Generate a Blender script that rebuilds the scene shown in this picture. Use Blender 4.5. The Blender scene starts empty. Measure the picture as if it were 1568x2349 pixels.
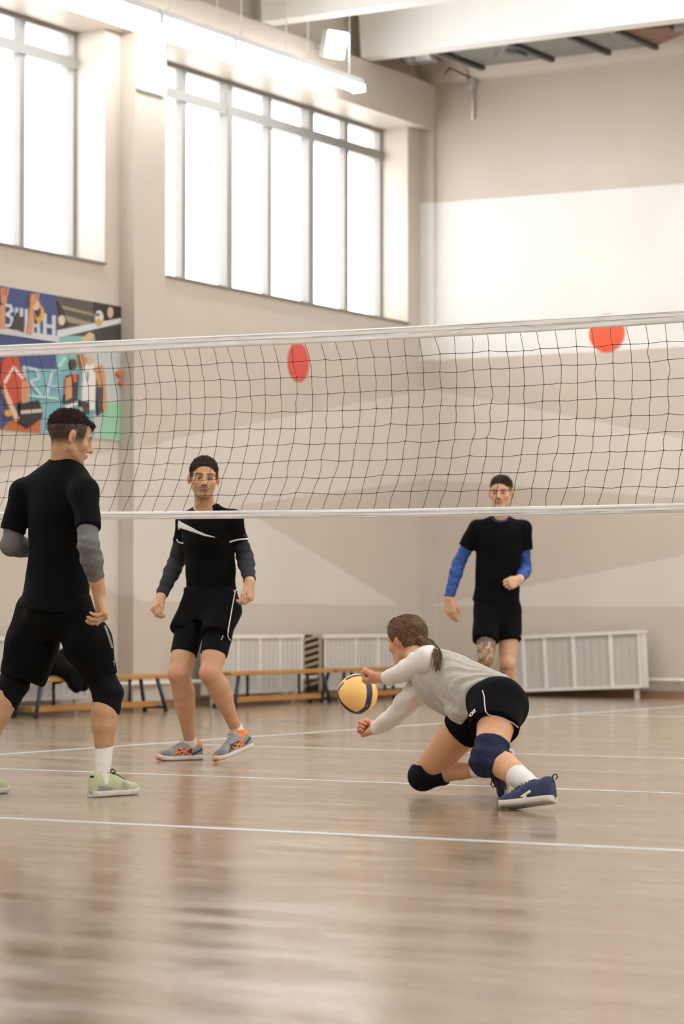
import bpy, bmesh, math, random
import numpy as np
from mathutils import Vector, Matrix

# ------------------------------------------------------------------ camera
FPX, CX, CY, CAM_H = 6098.0, 784.0, 1174.5, 0.8175      # focal length in pixels of the 1568x2349 frame
PITCH = math.atan((1420 - CY) / FPX)
YAW = math.radians(30.67)
sc = bpy.context.scene
COL = sc.collection
Fh = np.array([-math.sin(YAW), math.cos(YAW), 0.0])
Rv = np.array([math.cos(YAW), math.sin(YAW), 0.0])
Zv = np.array([0.0, 0.0, 1.0])
Fc = Fh * math.cos(PITCH) + Zv * math.sin(PITCH)
Uv = -Fh * math.sin(PITCH) + Zv * math.cos(PITCH)
Cp = np.array([0.0, 0.0, CAM_H])
cam_data = bpy.data.cameras.new('camera')
cam_data.sensor_width = 36.0
cam_data.lens = 36.0 * FPX / 2349.0
cam_data.clip_end = 200
cam_data.dof.use_dof = True
cam_data.dof.focus_distance = 13.0
cam_data.dof.aperture_fstop = 3.2
cam = bpy.data.objects.new('camera', cam_data)
COL.objects.link(cam)
cam.matrix_world = Matrix(((Rv[0], Uv[0], -Fc[0], Cp[0]), (Rv[1], Uv[1], -Fc[1], Cp[1]), (Rv[2], Uv[2], -Fc[2], Cp[2]), (0, 0, 0, 1)))
sc.camera = cam

# ------------------------------------------------------------------ sky, exposure
world = bpy.data.worlds.new('world')
sc.world = world
world.use_nodes = True
_bg = world.node_tree.nodes['Background']
_bg.inputs[0].default_value = (0.985, 0.985, 0.99, 1)      # even overcast sky
_bg.inputs[1].default_value = 3.5
sc.view_settings.view_transform = 'Standard'
sc.view_settings.look = 'None'
sc.view_settings.exposure = 0.74
sc.view_settings.gamma = 1.0
sc.view_settings.use_curve_mapping = False

# ------------------------------------------------------------------ rays: measured places -> points of the hall
def ray(x, y): return Fc + Rv * ((x - CX) / FPX) + Uv * ((CY - y) / FPX)
def W(x, y, d): return Cp + ray(x, y) * d
def onX(x, y, X):
    r = ray(x, y); return Cp + r * (X / r[0])
def onY(x, y, Y):
    r = ray(x, y); return Cp + r * (Y / r[1])
def onZ(x, y, z=0.0):
    r = ray(x, y); return Cp + r * ((z - CAM_H) / r[2])
def unit(v):
    v = np.asarray(v, float); return v / np.linalg.norm(v)

# ------------------------------------------------------------------ materials
def lin(c):
    return tuple(((v / 255) / 12.92 if v / 255 <= 0.04045 else ((v / 255 + 0.055) / 1.055) ** 2.4) for v in c)
MATS = {}
def mat(name, rgb=(200, 200, 200), rough=0.6, metal=0.0, noise=0.0, nscale=40.0, bump=0.0, bscale=200.0, emit=0.0, attr=False, coat=0.0, sub=0.0, stretch=None, spec=None):
    if name in MATS: return MATS[name]
    m = bpy.data.materials.new(name); m.use_nodes = True
    nt = m.node_tree; b = nt.nodes['Principled BSDF']
    col = lin(rgb) + (1,)
    b.inputs['Base Color'].default_value = col
    b.inputs['Roughness'].default_value = rough
    b.inputs['Metallic'].default_value = metal
    if spec is not None: b.inputs['Specular IOR Level'].default_value = spec
    if coat: b.inputs['Coat Weight'].default_value = coat
    if sub:
        b.inputs['Subsurface Weight'].default_value = sub
        b.inputs['Subsurface Radius'].default_value = (0.012, 0.005, 0.003)
        b.inputs['Subsurface Scale'].default_value = 1.0
    if emit:
        b.inputs['Emission Color'].default_value = col
        b.inputs['Emission Strength'].default_value = emit
    src = None
    if attr:
        a = nt.nodes.new('ShaderNodeAttribute'); a.attribute_name = 'Col'
        nt.links.new(a.outputs['Color'], b.inputs['Base Color']); src = a.outputs['Color']
    if noise or bump:
        tc = nt.nodes.new('ShaderNodeTexCoord'); vec = tc.outputs['Object']
        if stretch:
            mp = nt.nodes.new('ShaderNodeMapping'); mp.inputs['Scale'].default_value = stretch
            nt.links.new(vec, mp.inputs[0]); vec = mp.outputs[0]
    if noise:
        n = nt.nodes.new('ShaderNodeTexNoise'); n.inputs['Scale'].default_value = nscale; n.inputs['Detail'].default_value = 4
        nt.links.new(vec, n.inputs['Vector'])
        mx = nt.nodes.new('ShaderNodeMix'); mx.data_type = 'RGBA'; mx.blend_type = 'MULTIPLY'
        mx.inputs['Factor'].default_value = 1.0
        mr = nt.nodes.new('ShaderNodeMapRange'); mr.inputs[1].default_value = 0.3; mr.inputs[2].default_value = 0.7
        mr.inputs[3].default_value = 1 - noise; mr.inputs[4].default_value = 1 + noise * 0.4
        nt.links.new(n.outputs['Fac'], mr.inputs[0])
        if src is not None: nt.links.new(src, mx.inputs['A'])
        else: mx.inputs['A'].default_value = col
        nt.links.new(mr.outputs[0], mx.inputs['B'])
        nt.links.new(mx.outputs['Result'], b.inputs['Base Color'])
    if bump:
        n2 = nt.nodes.new('ShaderNodeTexNoise'); n2.inputs['Scale'].default_value = bscale; n2.inputs['Detail'].default_value = 3
        nt.links.new(vec, n2.inputs['Vector'])
        bp = nt.nodes.new('ShaderNodeBump'); bp.inputs['Strength'].default_value = bump; bp.inputs['Distance'].default_value = 0.01
        nt.links.new(n2.outputs['Fac'], bp.inputs['Height']); nt.links.new(bp.outputs['Normal'], b.inputs['Normal'])
    MATS[name] = m
    return m

def wall_material(name, base, polys, axis, gloss=0.45):
    """painted plaster; polys = [(rgb, [(u, z), ...convex])] two-tone paint shapes; axis = 0 (u is X) or 1 (u is Y)"""
    m = bpy.data.materials.new(name); m.use_nodes = True
    nt = m.node_tree; b = nt.nodes['Principled BSDF']; N = nt.nodes.new; Lk = nt.links.new
    tc = N('ShaderNodeTexCoord'); sx = N('ShaderNodeSeparateXYZ'); Lk(tc.outputs['Object'], sx.inputs[0])
    u, z = sx.outputs[axis], sx.outputs[2]
    def math_(op, a, bb, clamp=False):
        n = N('ShaderNodeMath'); n.operation = op; n.use_clamp = clamp
        for i, v in enumerate((a, bb)):
            if isinstance(v, (int, float)): n.inputs[i].default_value = v
            else: Lk(v, n.inputs[i])
        return n.outputs[0]
    nz = N('ShaderNodeTexNoise'); nz.inputs['Scale'].default_value = 1.3; nz.inputs['Detail'].default_value = 5
    Lk(tc.outputs['Object'], nz.inputs['Vector'])
    cur = lin(base) + (1,); cur_s = None
    for rgb, pts in polys:
        pts = [np.array(p, float) for p in pts]
        area = sum(p[0] * q[1] - q[0] * p[1] for p, q in zip(pts, pts[1:] + pts[:1]))
        if area < 0: pts = pts[::-1]
        mask = None
        for p, q in zip(pts, pts[1:] + pts[:1]):
            e = unit(q - p); n2 = (-e[1], e[0])
            d = math_('ADD', math_('MULTIPLY', u, float(n2[0])), math_('MULTIPLY', z, float(n2[1])))
            d = math_('SUBTRACT', d, float(n2[0] * p[0] + n2[1] * p[1]))
            s = math_('MULTIPLY', d, 120.0, True)
            mask = s if mask is None else math_('MULTIPLY', mask, s)
        mx = N('ShaderNodeMix'); mx.data_type = 'RGBA'
        Lk(mask, mx.inputs['Factor'])
        if cur_s is None: mx.inputs['A'].default_value = cur
        else: Lk(cur_s, mx.inputs['A'])
        mx.inputs['B'].default_value = lin(rgb) + (1,)
        cur_s = mx.outputs['Result']
    mr = N('ShaderNodeMapRange'); mr.inputs[1].default_value = 0.3; mr.inputs[2].default_value = 0.7
    mr.inputs[3].default_value = 0.95; mr.inputs[4].default_value = 1.02
    Lk(nz.outputs['Fac'], mr.inputs[0])
    mm = N('ShaderNodeMix'); mm.data_type = 'RGBA'; mm.blend_type = 'MULTIPLY'; mm.inputs['Factor'].default_value = 1
    if cur_s is None: mm.inputs['A'].default_value = cur
    else: Lk(cur_s, mm.inputs['A'])
    Lk(mr.outputs[0], mm.inputs['B']); Lk(mm.outputs['Result'], b.inputs['Base Color'])
    b.inputs['Roughness'].default_value = gloss
    nb = N('ShaderNodeTexNoise'); nb.inputs['Scale'].default_value = 2.5; nb.inputs['Detail'].default_value = 6
    Lk(tc.outputs['Object'], nb.inputs['Vector'])
    bp = N('ShaderNodeBump'); bp.inputs['Strength'].default_value = 0.25; bp.inputs['Distance'].default_value = 0.02
    Lk(nb.outputs['Fac'], bp.inputs['Height']); Lk(bp.outputs['Normal'], b.inputs['Normal'])
    return m

# ------------------------------------------------------------------ objects
def tag(o, label=None, cat=None, group=None, kind=None):
    if label: o['label'] = label
    if cat: o['category'] = cat
    if group: o['group'] = group
    if kind: o['kind'] = kind
    return o
def empty(name, loc, label=None, cat=None, group=None, kind=None):
    o = bpy.data.objects.new(name, None); o.empty_display_size = 0.1
    COL.objects.link(o); o.location = Vector([float(v) for v in loc])
    return tag(o, label, cat, group, kind)
def put(name, me, m, parent=None):
    o = bpy.data.objects.new(name, me); COL.objects.link(o)
    if m is not None:
        for mm in (m if isinstance(m, (list, tuple)) else [m]): me.materials.append(mm)
    if parent is not None:
        o.parent = parent
        o.matrix_parent_inverse = parent_inv(parent)
    return o
def world_loc(o):
    v = Vector((0, 0, 0)); m = Matrix.Identity(4)
    chain = []
    while o is not None: chain.append(o); o = o.parent
    for x in reversed(chain):
        if x.parent is not None: m = m @ x.matrix_parent_inverse
        m = m @ x.matrix_basis
    return m
def parent_inv(p): return world_loc(p).inverted()

class MB:
    """collects pieces into one mesh, in hall coordinates"""
    def __init__(s): s.bm = bmesh.new(); s.mi = 0
    def _f(s, vs, idx, smooth=False):
        try:
            f = s.bm.faces.new([vs[i] for i in idx]); f.material_index = s.mi; f.smooth = smooth
        except ValueError: pass
    def box(s, lo, hi, bev=0.0):
        lo = np.minimum(lo, hi) if False else np.array(lo, float); hi = np.array(hi, float)
        a, b = np.minimum(lo, hi), np.maximum(lo, hi)
        vs = [s.bm.verts.new((x, y, z)) for z in (a[2], b[2]) for y in (a[1], b[1]) for x in (a[0], b[0])]
        for idx in ((0, 2, 3, 1), (4, 5, 7, 6), (0, 1, 5, 4), (2, 6, 7, 3), (0, 4, 6, 2), (1, 3, 7, 5)): s._f(vs, idx)
        if bev:
            es = list({e for v in vs for e in v.link_edges})
            bmesh.ops.bevel(s.bm, geom=es, offset=bev, segments=2, affect='EDGES', profile=0.5)
        return s
    def obox(s, c, ax, half):
        """oriented box: centre, three axes, three half sizes"""
        c = np.array(c, float); ax = [np.array(a, float) for a in ax]
        vs = [s.bm.verts.new(c + ax[0] * half[0] * i + ax[1] * half[1] * j + ax[2] * half[2] * k) for k in (-1, 1) for j in (-1, 1) for i in (-1, 1)]
        for idx in ((0, 2, 3, 1), (4, 5, 7, 6), (0, 1, 5, 4), (2, 6, 7, 3), (0, 4, 6, 2), (1, 3, 7, 5)): s._f(vs, idx)
        return s
    def prism(s, pts, vec):
        """polygon (3d points) extruded by vec"""
        vec = np.array(vec, float); n = len(pts)
        a = [s.bm.verts.new(np.array(p, float)) for p in pts]; b = [s.bm.verts.new(np.array(p, float) + vec) for p in pts]
        s._f(a, range(n - 1, -1, -1)); s._f(b, range(n))
        for i in range(n): s._f([a[i], a[(i + 1) % n], b[(i + 1) % n], b[i]], (0, 1, 2, 3))
        return s
    def tube(s, pts, r, n=8, closed=False, caps=True):
        pts = [np.array(p, float) for p in pts]; m = len(pts)
        rs = r if isinstance(r, (list, tuple, np.ndarray)) else [r] * m
        rings = []; prev = None
        for i, p in enumerate(pts):
            t = pts[(i + 1) % m] - pts[i - 1] if closed else pts[min(i + 1, m - 1)] - pts[max(i - 1, 0)]
            t = unit(t)
            if prev is None:
                h = np.array([0, 0, 1.0]) if abs(t[2]) < 0.9 else np.array([1.0, 0, 0]); u = unit(np.cross(t, h))
            else:
                u = unit(prev - t * (prev @ t))
            prev = u; w = np.cross(t, u)
            rings.append([s.bm.verts.new(p + (u * math.cos(2 * math.pi * k / n) + w * math.sin(2 * math.pi * k / n)) * rs[i]) for k in range(n)])
        last = m if closed else m - 1
        for i in range(last):
            A, B = rings[i], rings[(i + 1) % m]
            for k in range(n): s._f([A[k], A[(k + 1) % n], B[(k + 1) % n], B[k]], (0, 1, 2, 3), True)
        if caps and not closed:
            s._f(rings[0], range(n - 1, -1, -1)); s._f(rings[-1], range(n))
        return s
    def disc(s, c, nrm, r, th, n=48):
        nrm = unit(nrm); h = np.array([0, 0, 1.0]) if abs(nrm[2]) < 0.9 else np.array([1.0, 0, 0])
        u = unit(np.cross(nrm, h)); w = np.cross(nrm, u); c = np.array(c, float)
        pts = [c + (u * math.cos(2 * math.pi * k / n) + w * math.sin(2 * math.pi * k / n)) * r for k in range(n)]
        return s.prism(pts, nrm * th)
    def build(s, name, m, parent=None, label=None):
        bmesh.ops.recalc_face_normals(s.bm, faces=s.bm.faces)
        me = bpy.data.meshes.new(name); s.bm.to_mesh(me); s.bm.free()
        o = put(name, me, m, parent)
        if label: o['label'] = label
        return o
def box(name, lo, hi, m, parent=None, bev=0.0, label=None): return MB().box(lo, hi, bev).build(name, m, parent, label)

# ------------------------------------------------------------------ the hall
XW, XP, XG, YE = -13.98, -13.82, -14.33, 25.3      # left wall, its pilasters, its glass; far wall
BEIGE, LIGHT, WHITE = (199, 188, 174), (213, 205, 195), (230, 228, 223)
def yz(x, y): p = onX(x, y, XW); return (p[1], p[2])
def xz(x, y): p = onY(x, y, YE); return (p[0], p[2])
wall_left_mat = wall_material('two_tone_wall_paint_left', BEIGE, [
    (LIGHT, [yz(-60, 1097), yz(966, 895), yz(966, 1103), yz(545, 1160), yz(-60, 1170)]),
    (LIGHT, [yz(-60, 1150), yz(530, 1152), yz(545, 1160), yz(920, 1390), yz(290, 1380)])], 1)
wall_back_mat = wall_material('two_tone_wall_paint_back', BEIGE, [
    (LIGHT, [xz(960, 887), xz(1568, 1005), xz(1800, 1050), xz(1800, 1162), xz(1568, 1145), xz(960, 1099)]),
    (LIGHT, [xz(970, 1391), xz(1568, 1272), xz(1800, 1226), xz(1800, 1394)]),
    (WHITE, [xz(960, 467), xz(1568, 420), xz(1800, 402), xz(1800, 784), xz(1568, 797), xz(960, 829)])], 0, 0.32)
plain = wall_material('cream_wall_paint', BEIGE, [], 0)
white_paint = mat('white_ceiling_paint', (244, 244, 242), 0.6, noise=0.03, nscale=3)
frame_mat = mat('grey_white_window_paint', (142, 139, 134), 0.5, noise=0.05, nscale=12)

Y0 = -9.0
w2 = (20.36, 24.968); w1 = (14.74, 19.388)
mb = MB()
mb.box((XW - 0.5, Y0, 0), (XW, 25.8, 4.0))                         # below the windows
bays = [(-5.5, -0.9), (-0.45, 4.15), (4.6, 9.2), (9.67, 14.3), w1, w2]      # the bays nearer than w1 lie outside the picture
for a, b in zip([Y0] + [v[1] for v in bays], [v[0] for v in bays] + [25.8]): mb.box((XW - 0.5, a, 4.0), (XW, b, 6.64))
mb.box((XW - 0.5, Y0, 6.142), (XW, 25.8, 7.4))                    # lintels
tag(mb.build('wall_left', wall_left_mat), kind='structure', label='beige left wall with lighter painted zigzag')
XRIGHT = 8.0
mb = MB().box((XRIGHT, Y0, 0), (XRIGHT + 0.4, 25.8, 3.4)).box((XRIGHT, Y0, 6.14), (XRIGHT + 0.4, 25.8, 7.4))
for a, b in zip([Y0] + [v[1] for v in bays], [v[0] for v in bays] + [25.8]): mb.box((XRIGHT, a, 3.4), (XRIGHT + 0.4, b, 6.14))
tag(mb.build('wall_right', plain), kind='structure', label='opposite long wall outside the picture')
tag(box('wall_front', (XW, Y0 - 0.4, 0), (XRIGHT, Y0, 7.4), plain), kind='structure', label='end wall behind the camera')
for a, b in bays:                                                   # daylight sampling through the real openings
    for x, sgn, z0, z1 in ((XG - 0.1, -1, 4.0, 6.14), (XRIGHT + 0.2, 1, 3.4, 6.14)):
        L = bpy.data.lights.new('window_portal', 'AREA'); L.shape = 'RECTANGLE'; L.size = z1 - z0; L.size_y = b - a; L.cycles.is_portal = True
        lo = bpy.data.objects.new('window_portal', L); COL.objects.link(lo); lo.location = (x, (a + b) / 2, (z0 + z1) / 2)
        lo.rotation_euler = (0, math.pi / 2 * sgn, 0)
mb = MB().box((XW - 0.5, YE, 0), (XRIGHT + 0.4, YE + 0.4, 7.4))
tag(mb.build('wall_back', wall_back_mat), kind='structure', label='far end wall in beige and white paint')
tag(box('trim_1', (XW, 19.625, 0), (XP, 20.1, 6.15), wall_left_mat), kind='structure', label='pilaster between the two windows')
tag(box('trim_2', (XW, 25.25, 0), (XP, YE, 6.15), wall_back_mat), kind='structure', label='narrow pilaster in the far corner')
tag(box('trim_3', (XW, Y0, 6.142), (XP, YE, 6.64), plain), kind='structure', label='fascia beam over the windows')
tag(MB().prism([(XW, YE, 6.64), (XW, YE - 0.05, 6.66), (XW, YE - 0.42, 7.15), (XW, YE, 7.15)], (21.9, 0, 0)).build('trim_4', plain), kind='structure', label='sloping cove above the far wall')
box('pilaster_plate', (XP, 19.64, 5.62), (XP + 0.02, 20.08, 6.142), mat('grey_white_plate', (186, 188, 188), 0.6), bpy.data.objects['trim_1'])

# floor: old varnished boards
fm = bpy.data.materials.new('worn_varnished_boards'); fm.use_nodes = True
nt = fm.node_tree; b = nt.nodes['Principled BSDF']; N = nt.nodes.new; Lk = nt.links.new
tc = N('ShaderNodeTexCoord')
def stretched(scale, sx, sy, detail=4, rough=0.55):
    mp = N('ShaderNodeMapping'); mp.inputs['Scale'].default_value = (sx, sy, 1); Lk(tc.outputs['Object'], mp.inputs[0])
    n = N('ShaderNodeTexNoise'); n.inputs['Scale'].default_value = scale; n.inputs['Detail'].default_value = detail; n.inputs['Roughness'].default_value = rough
    Lk(mp.outputs[0], n.inputs['Vector']); return n.outputs['Fac']
streak = stretched(1.0, 1.1, 9.0, 6, 0.62); fine = stretched(1.0, 3.0, 60.0, 3); patch = stretched(0.7, 1, 1.6, 3)
wear = stretched(1.0, 1.3, 3.5, 5, 0.7)
cr = N('ShaderNodeValToRGB'); Lk(streak, cr.inputs[0])
cr.color_ramp.elements[0].position = 0.3; cr.color_ramp.elements[0].color = lin((146, 125, 103)) + (1,)
cr.color_ramp.elements[1].position = 0.72; cr.color_ramp.elements[1].color = lin((174, 155, 132)) + (1,)
mx = N('ShaderNodeMix'); mx.data_type = 'RGBA'; mx.blend_type = 'MULTIPLY'; mx.inputs['Factor'].default_value = 1
mr = N('ShaderNodeMapRange'); mr.inputs[1].default_value = .3; mr.inputs[2].default_value = .7; mr.inputs[3].default_value = .82; mr.inputs[4].default_value = 1.08
Lk(fine, mr.inputs[0]); Lk(cr.outputs[0], mx.inputs['A']); Lk(mr.outputs[0], mx.inputs['B'])
Lk(mx.outputs['Result'], b.inputs['Base Color'])
rr = N('ShaderNodeMapRange'); rr.inputs[1].default_value = .35; rr.inputs[2].default_value = .68; rr.inputs[3].default_value = .11; rr.inputs[4].default_value = .27
Lk(wear, rr.inputs[0]); Lk(rr.outputs[0], b.inputs['Roughness'])
b.inputs['IOR'].default_value = 1.5
bp = N('ShaderNodeBump'); bp.inputs['Strength'].default_value = 0.06; bp.inputs['Distance'].default_value = 0.004
Lk(streak, bp.inputs['Height']); bp2 = N('ShaderNodeBump'); bp2.inputs['Strength'].default_value = 0.05; bp2.inputs['Distance'].default_value = 0.002
Lk(fine, bp2.inputs['Height']); Lk(bp.outputs['Normal'], bp2.inputs['Normal']); Lk(bp2.outputs['Normal'], b.inputs['Normal'])
floor = tag(box('floor', (-14.4, -9.4, -0.15), (8.4, 25.7, 0), fm), kind='structure', label='glossy worn wooden gym floor')
line_mat = mat('white_line_paint', (204, 210, 212), 0.35, noise=0.18, nscale=9, stretch=(1, 1, 1))
for (x0, x1, y0, y1) in ((-13.5, 6, 8.69, 8.755), (-9.95, 6, 11.56, 11.605), (-9.95, 6, 14.43, 14.475)):
    box('court_line', (x0, y0, 0), (x1, y1, 0.0012), line_mat, floor)
box('court_line', (-10.02, 2, 0), (-9.96, 25, 0.0012), line_mat, floor)
box('court_line', (-10.0, 20.6, 0), (6, 20.66, 0.0012), line_mat, floor)

# ceiling with cross beams
ceil = tag(box('ceiling', (-14.4, Y0, 7.15), (8.4, 25.7, 7.35), white_paint), kind='structure', label='white ceiling slab')
for y in (23.69, 21.77, 19.85, 17.9, 15.9, 13.9):
    MB().prism([(XP, y, 6.65), (XP, y + 0.21, 6.65), (XP, y + 0.26, 7.16), (XP, y - 0.05, 7.16)], (21.8, 0, 0)).build('ceiling_beam', white_paint, ceil)

# base boards and heating pipes
base_mat = mat('brown_baseboard_paint', (148, 116, 88), 0.5, noise=0.1, nscale=8)
mb = MB().box((XW, Y0, 0), (XW + 0.02, 25.3, 0.07)).box((XP, 19.62, 0), (XP + 0.02, 20.1, 0.07)).box((XW, 19.6, 0), (XP + 0.02, 19.62, 0.07))
tag(mb.build('baseboard_left', base_mat), kind='structure')
tag(box('baseboard_back', (XP, YE - 0.025, 0), (8, YE, 0.075), base_mat), kind='structure')
pipe_mat = mat('white_pipe_enamel', (222, 214, 203), 0.35)
t = empty('heating_pipe', (XP + 0.1, 17, 0), 'long white heating pipe running low along the left wall behind the benches', 'pipe')
for ya_, yb_ in ((Y0 + 0.1, 16.88), (18.83, 20.73), (22.40, 22.74), (24.71, YE - 0.1)): MB().tube([(XP + 0.035, ya_, 0.235), (XP + 0.035, (ya_ + yb_) / 2, 0.235), (XP + 0.035, yb_, 0.235)], 0.022, 10).build('pipe_run', pipe_mat, t)
for y in (16, 18.9, 20.3, 22.5, 25.0): box('pipe_bracket', (XW + 0.001, y, 0.20), (XP + 0.03, y + 0.03, 0.22), pipe_mat, t)
t = empty('heating_pipe', (-9, YE - 0.08, 0), 'short white heating pipe low on the far wall right of the slanted cover', 'pipe')
MB().tube([(x, YE - 0.08, 0.19) for x in (-12.9, -11, -8, 6)], 0.022, 10).build('pipe_run', pipe_mat, t)
for x in (-11.0, -9.5): box('pipe_bracket', (x, YE - 0.07, 0.16), (x + 0.03, YE, 0.19), pipe_mat, t)

# windows
glass = bpy.data.materials.new('bright_frosted_glass'); glass.use_nodes = True
nt = glass.node_tree; nt.nodes.remove(nt.nodes['Principled BSDF'])
tr = nt.nodes.new('ShaderNodeBsdfTransparent'); gl = nt.nodes.new('ShaderNodeBsdfGlossy'); gl.inputs['Roughness'].default_value = 0.05
ms = nt.nodes.new('ShaderNodeMixShader'); ms.inputs[0].default_value = 0.05; nt.links.new(tr.outputs[0], ms.inputs[1]); nt.links.new(gl.outputs[0], ms.inputs[2])
nt.links.new(ms.outputs[0], nt.nodes['Material Output'].inputs[0])
def window(name, label, y0, y1, bounds):
    w = empty(name, (XG, (y0 + y1) / 2, 4.0), label, kind='structure')
    xa, xb = XG - 0.05, XG + 0.03
    ys = [y0] + list(bounds) + [y1]
    box('frame_sill', (xa, y0, 4.0), (xb, y1, 4.05), frame_mat, w); box('frame_head', (xa, y0, 6.10), (xb, y1, 6.142), frame_mat, w)
    box('transom', (xa, y0, 5.80), (xb + 0.02, y1, 5.90), frame_mat, w)
    box('frame_side', (xa, y0, 4.05), (xb, y0 + 0.04, 6.1), frame_mat, w); box('frame_side', (xa, y1 - 0.045, 4.05), (xb, y1, 6.1), frame_mat, w)
    for i, y in enumerate(bounds):
        hw = 0.05 if i % 2 == 1 else 0.036
        box('mullion', (xa, y - hw, 4.05), (xb + (0.028 if i % 2 else 0.0), y + hw, 6.1), frame_mat, w)
    for a, bb in zip(ys, ys[1:]):
        for z0, z1 in ((4.05, 5.80), (5.90, 6.10)):
            box('pane', (XG - 0.02, a + 0.03, z0 - 0.005), (XG - 0.014, bb - 0.03, z1 + 0.005), glass, w)
    box('sill_board', (XG + 0.03, y0, 4.0), (XW + 0.03, y1, 4.018), frame_mat, w)
    return w
window('window_1', 'tall white framed window cut off by the left edge', w1[0], w1[1], (15.5, 16.27, 17.05, 17.82, 18.594))
window('window_2', 'tall white framed window of six bays beside the far corner', w2[0], w2[1], (21.13, 21.897, 22.68, 23.444, 24.209))

# lights under the ceiling
tube_mat = mat('lit_fluorescent_tube', (250, 253, 255), 0.4, emit=17.0)
house_mat = mat('white_lamp_housing', (232, 234, 234), 0.4)
for i, y0 in enumerate((17.05, 18.27, 19.49, 20.705, 21.91)):
    where = ('nearest to the camera of the lit row', 'second of the lit row from the camera', 'in the middle of the lit row', 'second of the lit row from the far corner', 'nearest to the far corner of the lit row')[i]
    t = empty('fluorescent_light', (-13.5, y0 + 0.6, 6.15), 'bright white strip light over the windows, ' + where, 'light', 'strip lights over the windows')
    MB().prism([(-13.57, y0, 6.22), (-13.43, y0, 6.22), (-13.46, y0, 6.29), (-13.54, y0, 6.29)], (0, 1.2, 0)).build('housing', house_mat, t)
    for dx in (-0.035, 0.035): MB().tube([(-13.5 + dx, y0 + 0.02, 6.185), (-13.5 + dx, y0 + 1.18, 6.185)], 0.03, 12).build('lamp_tube', tube_mat, t)
    for yy in (y0, y0 + 1.18): box('end_cap', (-13.575, yy, 6.15), (-13.425, yy + 0.02, 6.22), house_mat, t)
    for yy in (y0 + 0.2, y0 + 1.0): MB().tube([(-13.5, yy, 6.29), (-13.5, yy, 7.15)], 0.006, 6).build('hanger', house_mat, t)
    for yy in (): pass
p = onX(765, 102, -13.62)
t = empty('floodlight', p, 'small square floodlight glowing white beside the far end of the strip lights', 'light')
MB().obox(p, (unit((1, -0.4, -0.3)), unit((0.4, 1, 0)), unit(np.cross(unit((1, -0.4, -0.3)), unit((0.4, 1, 0))))), (0.04, 0.13, 0.14)).build('housing', house_mat, t)
q = p + unit((1, -0.4, -0.3)) * 0.045
MB().obox(q, (unit((1, -0.4, -0.3)), unit((0.4, 1, 0)), unit(np.cross(unit((1, -0.4, -0.3)), unit((0.4, 1, 0))))), (0.006, 0.11, 0.12)).build('lamp_glass', tube_mat, t)
MB().tube([p, (p[0] - 0.05, p[1], 6.62), (XP, p[1], 6.6)], 0.012, 8).build('bracket', house_mat, t)
# unseen area lights added above the frame to brighten the hall
for (x, y) in ((-7, 16.9), (-1, 16.9), (-7, 20.8), (-1, 20.8), (-7, 11), (-1, 11), (-7, 5), (-1, 5)):
    L = bpy.data.lights.new('hall_fill_light', 'AREA'); L.shape = 'RECTANGLE'; L.size = 2.4; L.size_y = 0.3; L.energy = 60; L.color = (1, 0.98, 0.96)
    lo = bpy.data.objects.new('hall_fill_light', L); COL.objects.link(lo); lo.location = (x, y, 6.9)

for (x, y) in ((-9, 22.7), (-4, 22.7), (-9, 20.8), (-4, 20.8)):      # more added area lights, facing up to brighten ceiling and beams
    L = bpy.data.lights.new('hall_fill_light', 'AREA'); L.shape = 'RECTANGLE'; L.size = 2.4; L.size_y = 0.3; L.energy = 34; L.color = (0.97, 0.99, 1)
    lo = bpy.data.objects.new('hall_fill_light', L); COL.objects.link(lo); lo.location = (x, y, 6.5); lo.rotation_euler = (math.pi, 0, 0)

# ventilation duct behind the last beam
zinc = mat('galvanised_steel', (150, 150, 146), 0.42, 0.75, noise=0.18, nscale=7)
dark = mat('dark_steel_flange', (70, 70, 68), 0.5, 0.5)
t = empty('ventilation_duct', (-12, 24.4, 6.68), 'grey galvanised ventilation duct hung behind the last ceiling beam', 'duct')
ya, yb, za, zb = 23.97, 24.86, 6.68, 7.06
def xcol(px_, y): return onY(px_, y, 24.4)[0]
xs = [-13.02, -12.2, -11.55, -11.02]
for a, b_ in zip(xs, xs[1:]): box('duct_section', (a + 0.03, ya, za), (b_ - 0.03, yb, zb), zinc, t, 0.015)
for x in xs: box('flange', (x - 0.028, ya - 0.03, za - 0.035), (x + 0.028, yb + 0.03, zb + 0.03), dark, t)
def corrugated(x0, x1, r, n):
    pts, rs = [], []
    for i in range(n * 4 + 1):
        pts.append((x0 + (x1 - x0) * i / (n * 4), 24.42, 6.68 + r)); rs.append(r - (0.012 if i % 4 == 0 else 0.0))
    return MB().tube(pts, rs, 28)
corrugated(-10.6, -7.6, 0.19, 14).build('round_duct', zinc, t); corrugated(-13.7, -13.3, 0.2, 3).build('round_duct', zinc, t)
MB().prism([(-13.3, 24.22, 6.72), (-13.3, 24.62, 6.72), (-13.3, 24.62, 7.04), (-13.3, 24.22, 7.04)], (0.26, 0, 0)).build('duct_reducer', zinc, t)
mb = MB(); A = [(-11.0, ya, za), (-11.0, yb, za), (-11.0, yb, zb), (-11.0, ya, zb)]; B = [(-10.6, 24.25, 6.7), (-10.6, 24.6, 6.7), (-10.6, 24.6, 7.04), (-10.6, 24.25, 7.04)]
va = [mb.bm.verts.new(p_) for p_ in A]; vb = [mb.bm.verts.new(p_) for p_ in B]
mb._f(va, (0, 1, 2, 3)); mb._f(vb, (3, 2, 1, 0))
for i in range(4): mb._f([va[i], va[(i + 1) % 4], vb[(i + 1) % 4], vb[i]], (0, 1, 2, 3))
mb.build('duct_reducer', mat('rusty_steel', (150, 120, 98), 0.6, 0.5, noise=0.3, nscale=10), t)
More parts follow.
